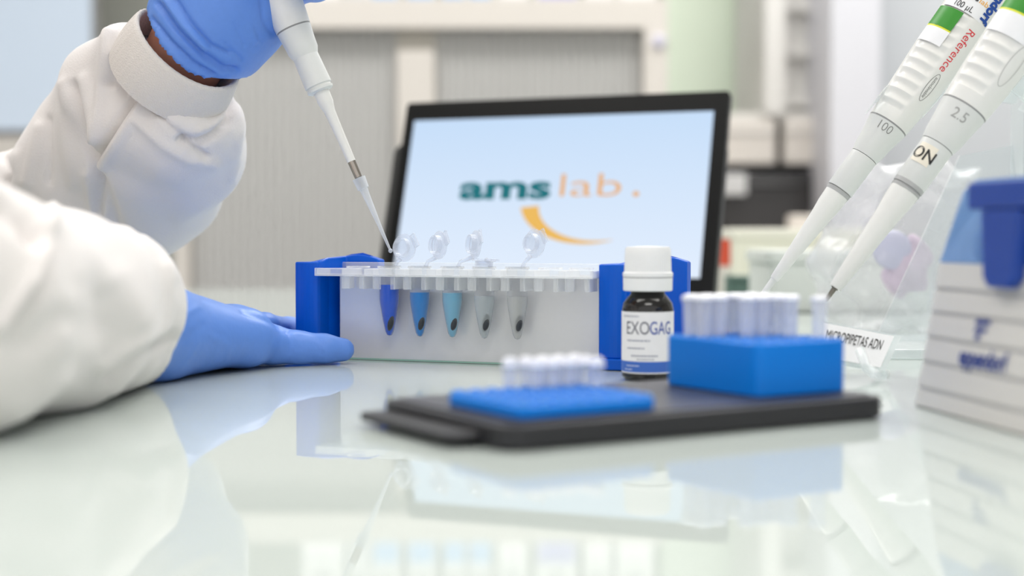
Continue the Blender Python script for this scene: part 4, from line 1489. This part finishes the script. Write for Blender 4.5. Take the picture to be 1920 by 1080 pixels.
lo, hi_ = bounds(SL + SL2 + TOR, 0.01)
V, Fq = nets(coat, lo, hi_, 0.0042)
V, Fq = split4(relax(V, Fq, 1), Fq)
V = relax(V, Fq, 3)
folds_far = [
    rn([(252, 186), (226, 222), (204, 258), (178, 296)], 6, -0.0050), rn([(268, 192), (244, 228), (218, 266), (192, 312)], 11, 0.0032),
    rn([(137, 160), (150, 215), (163, 270), (172, 310), (180, 350), (184, 400)], 7, -0.0055), rn([(120, 160), (122, 230), (132, 300), (140, 340)], 14, 0.0030), rn([(158, 150), (170, 215), (182, 262)], 11, 0.0026),
    rn([(200, 60), (193, 120), (188, 190), (180, 262)], 9, 0.0026), rn([(216, 118), (213, 148), (202, 156), (222, 158), (232, 172)], 6, -0.0040), rn([(210, 70), (208, 110)], 6, -0.0018),
    rn([(92, 225), (92, 340)], 7, -0.0022), rn([(75, 240), (60, 300), (50, 340)], 12, 0.0024),
    rn([(338, 262), (362, 276), (386, 292)], 5, -0.0040), rn([(180, 330), (205, 390), (228, 450), (240, 490)], 11, -0.0050), rn([(165, 330), (178, 400)], 10, 0.0022),
    rn([(240, 330), (290, 370), (320, 430)], 36, -0.0030), rn([(262, 230), (305, 272), (352, 300), (400, 306)], 10, 0.0026), rn([(300, 330), (360, 350), (400, 340)], 26, 0.0020),
    rn([(448, 190), (452, 230), (446, 290), (430, 330)], 9, 0.0022), rn([(436, 190), (428, 225), (405, 250), (375, 266), (340, 262)], 7, -0.0045), rn([(420, 212), (398, 235), (372, 246)], 5, 0.0020),
    rn([(262, 130), (280, 190), (320, 240), (350, 258)], 4, -0.0025), rn([(8, 296), (22, 326), (12, 352)], 7, -0.0035), rn([(30, 290), (30, 350)], 9, 0.0025), rn([(440, 300), (420, 370), (380, 430)], 18, 0.0015)]
folds_near = [
    rn([(0, 362), (30, 372), (66, 402), (84, 432)], 14, -0.0070), rn([(10, 392), (50, 420), (78, 446)], 20, -0.0065), rn([(62, 340), (96, 362), (102, 400), (94, 450), (68, 510), (25, 575), (0, 612)], 12, 0.0062),
    rn([(112, 400), (112, 460), (80, 540), (30, 610)], 12, -0.0020),
    rn([(150, 372), (200, 392), (240, 424)], 12, 0.0022), rn([(250, 430), (300, 470), (326, 520)], 12, 0.0018), rn([(236, 410), (262, 436)], 8, -0.0020), rn([(130, 450), (150, 520), (190, 560)], 34, -0.0030),
    rn([(205, 712), (250, 680), (285, 655), (322, 632)], 10, -0.0038), rn([(220, 738), (270, 706), (318, 676)], 10, 0.0026), rn([(190, 690), (240, 655), (300, 625)], 13, 0.0022),
    rn([(60, 640), (120, 600), (190, 610)], 34, -0.0028), rn([(120, 720), (40, 770)], 26, 0.0025), rn([(312, 500), (320, 560), (308, 610)], 10, 0.0018), rn([(230, 520), (270, 600)], 26, 0.0018)]
Z_ = V[:, 1]
nearmask = f_near(V) < f_far(V)
Vn = creases(V, Fq, folds_near)
Vf = creases(V, Fq, folds_far)
V = np.where(nearmask[:, None], Vn, Vf)
V[:, 2] = np.where((V[:, 0] > TX0) & (V[:, 2] < T + 0.0006) & (V[:, 2] > T - 0.02) & nearmask, T + 0.0006, V[:, 2])
obj('lab_coat', (V - pb, Fq), Mcoat, person, smooth='all')


# cuffs as knitted tubes
def cuff(center, axis, r0, r1, length, th, name, rim_in=0.003, squash=1.0):
    a = Vector(axis).normalized()
    u_ = a.cross(Vector((0, 1, 0))).normalized()
    v_ = a.cross(u_)
    prof = []
    nL = 16
    for i in range(nL + 1):
        t_ = i / nL
        prof.append((-length * (1 - t_), r1 + (r0 - r1) * t_ + 0.0012 * math.sin(t_ * math.pi)))
    prof += [(0.0012, r0 - th * 0.5), (0.0, r0 - th), (-length * 0.5, r0 - th * 1.2), (-length * 0.6, r0 - th * 1.4)]
    bm = bmesh.new()
    n_ = 144
    rings = []
    for z_, r_ in prof:
        ring = []
        for k_ in range(n_):
            an = 2 * math.pi * k_ / n_
            rr = r_ + 0.00018 * math.sin(an * 48) + 0.0009 * math.sin(3 * an + z_ * 60)
            p_ = Vector(center) + a * (z_ + 0.0012 * math.sin(2 * an + 1)) + (u_ * math.cos(an) + v_ * math.sin(an) * squash) * rr
            ring.append(bm.verts.new(p_ - PBASE))
        rings.append(ring)
    for r_a, r_b in zip(rings, rings[1:]):
        for k_ in range(n_):
            bm.faces.new((r_a[k_], r_a[(k_ + 1) % n_], r_b[(k_ + 1) % n_], r_b[k_]))
    return obj(name, bm, Mrib, person, smooth='all')


cuff(O_, ax, 0.0325, 0.0345, 0.026, 0.003, 'cuff')
cuff(cpt + cdir * 0.0035, cdir, 0.0243, 0.0235, 0.010, 0.0025, 'cuff')

# --- body under the coat (one continuous skin)
head_c = world(-0.545, 0.63, 0.545)
BODY = [(world(-0.575, 0.63, 0.30), world(-0.565, 0.63, 0.43), 0.075, 0.055), (world(-0.57, 0.55, 0.26), world(-0.57, 0.71, 0.26), 0.08, 0.08),
        (world(-0.60, 0.63, 0.2), world(-0.62, 0.63, -0.3), 0.12, 0.11),
        (world(-0.515, 0.47, 0.27), world(-0.34, 0.44, 0.072), 0.052, 0.042), (world(-0.34, 0.44, 0.072), W0 - np.array([0.006, 0.035, 0.0]), 0.040, 0.0205),
        (world(-0.515, 0.80, 0.27), world(-0.385, 0.975, 0.080), 0.052, 0.038), (world(-0.385, 0.975, 0.080), P3(120, 410, 0.94), 0.038, 0.034), (P3(120, 410, 0.94), P3(285, 275, 0.885), 0.032, 0.025), (P3(285, 275, 0.885), O_ - ax * 0.022 + np.array([0, 0.008, 0]), 0.024, 0.0205), (O_ - ax * 0.022 + np.array([0, 0.008, 0]), O_ + ax * 0.006, 0.0205, 0.0240),
        (head_c + np.array([-0.01, 0, 0.03]), head_c + np.array([0.005, 0, -0.03]), 0.082, 0.068), (head_c + np.array([0.02, 0, -0.05]), head_c + np.array([0.035, 0, -0.085]), 0.052, 0.032),
        (head_c + np.array([0.078, 0, 0.012]), head_c + np.array([0.098, 0, -0.022]), 0.008, 0.012), (head_c + np.array([-0.005, 0.078, 0.0]), head_c + np.array([-0.008, 0.080, -0.03]), 0.012, 0.009),
        (head_c + np.array([-0.005, -0.078, 0.0]), head_c + np.array([-0.008, -0.080, -0.03]), 0.012, 0.009)]
f_body = field(BODY, 0.012)
lo, hi_ = bounds(BODY, 0.01)
V, Fq = nets(f_body, lo, hi_, 0.006)
V = relax(V, Fq, 2)
body = obj('body', (V - pb, Fq), Mskin, person, smooth='all')
hair_f = lambda P: np.maximum(np.linalg.norm((P - head_c - np.array([-0.02, 0, 0.035])) / np.array([1.12, 0.98, 1.02]), axis=1) - 0.092, np.maximum(P[:, 0] - head_c[0] - 0.062 + (P[:, 2] < head_c[2] + 0.05) * 0.055, head_c[2] - 0.07 - P[:, 2]))
V, Fq = nets(hair_f, head_c - 0.15, head_c + 0.16, 0.006)
V = relax(V, Fq, 2)
obj('hair', (V - pb, Fq), mat('dark hair', (52, 38, 30), 0.6, bump=0.5, bscale=200), person, smooth='all')
for sg in (-1, 1):
    e = bmesh.new()
    bmesh.ops.create_uvsphere(e, u_segments=12, v_segments=8, radius=0.012, matrix=Matrix.Translation(Vector(head_c + np.array([0.068, 0.03 * sg, 0.005])) - PBASE))
    obj('eye', e, mat('eye white', (235, 232, 228), 0.2), person, smooth='all')
mt = bmesh.new()
bmesh.ops.create_uvsphere(mt, u_segments=12, v_segments=8, radius=1, matrix=Matrix.Translation(Vector(head_c + np.array([0.074, 0, -0.058])) - PBASE) @ Matrix.Diagonal((0.008, 0.022, 0.006, 1)))
obj('mouth', mt, mat('lips', (176, 96, 90), 0.5), person, smooth='all')

# --- far (left) hand round the pipette
PAX = [np.array(MP @ Vector((0, 0, v_ * 0.000293))) for v_ in (450, 900)]
palm2 = chain([(O_ + ax * 0.0035, 0.0275), (P3(382, 60, 0.797), 0.0280), (P3(412, 10, 0.800), 0.0320), (P3(432, -70, 0.812), 0.0330), (P3(440, -150, 0.825), 0.030)])
palm2 += chain([(P3(420, 55, 0.802), 0.0240), (P3(462, 22, 0.812), 0.0205), (P3(488, -20, 0.822), 0.018), (P3(470, -120, 0.830), 0.018)])
f2 = []
for i in range(4):
    dy = -62 * i
    dx = -27 * i
    f2.append(chain([(P3(480 + dx, -15 + dy, 0.828), 0.0125), (P3(540 + dx, -22 + dy, 0.832), 0.0100), (P3(592 + dx, -30 + dy, 0.812), 0.0095), (P3(596 + dx, -45 + dy, 0.778), 0.0090), (P3(555 + dx, -55 + dy, 0.758), 0.0080)]))
f2.append(chain([(P3(430, -120, 0.805), 0.0170), (P3(395, -220, 0.785), 0.0135), (P3(380, -300, 0.778), 0.0115), (P3(375, -350, 0.785), 0.0095)]))
hf3 = hand_field(palm2, f2, 0.014, 0.005)
cut = lambda P: np.maximum(hf3(P), -((P - O_) @ ax) + 0.0060 + 0.0020 * np.sin(120 * P[:, 0]))
lo, hi_ = bounds(palm2 + sum(f2, []), 0.006)
V, Fq = nets(cut, lo, hi_, 0.0014)
V = relax(V, Fq, 1)
V = creases(V, Fq, [
    rn([(295, 5), (330, 55), (370, 95), (420, 128), (440, 130)], 5, -0.0030), rn([(285, 35), (320, 78), (362, 118), (400, 140)], 4, -0.0024),
    rn([(310, 0), (345, 50), (385, 92)], 5, 0.0024), rn([(282, 55), (315, 95), (360, 135), (395, 150)], 5, 0.0020), rn([(330, 0), (358, 45), (395, 85), (430, 100)], 4, -0.0022),
    rn([(440, 40), (458, 85)], 3, -0.0007), rn([(418, 80), (440, 100), (452, 112)], 4, -0.0010), rn([(375, 105), (398, 122), (420, 135)], 4, -0.0014),
    rn([(490, 0), (495, 40), (510, 62)], 5, -0.0012), rn([(470, 50), (480, 78)], 4, 0.0008)])
obj('glove', (V - pb, Fq), Mglv, person, smooth='all')
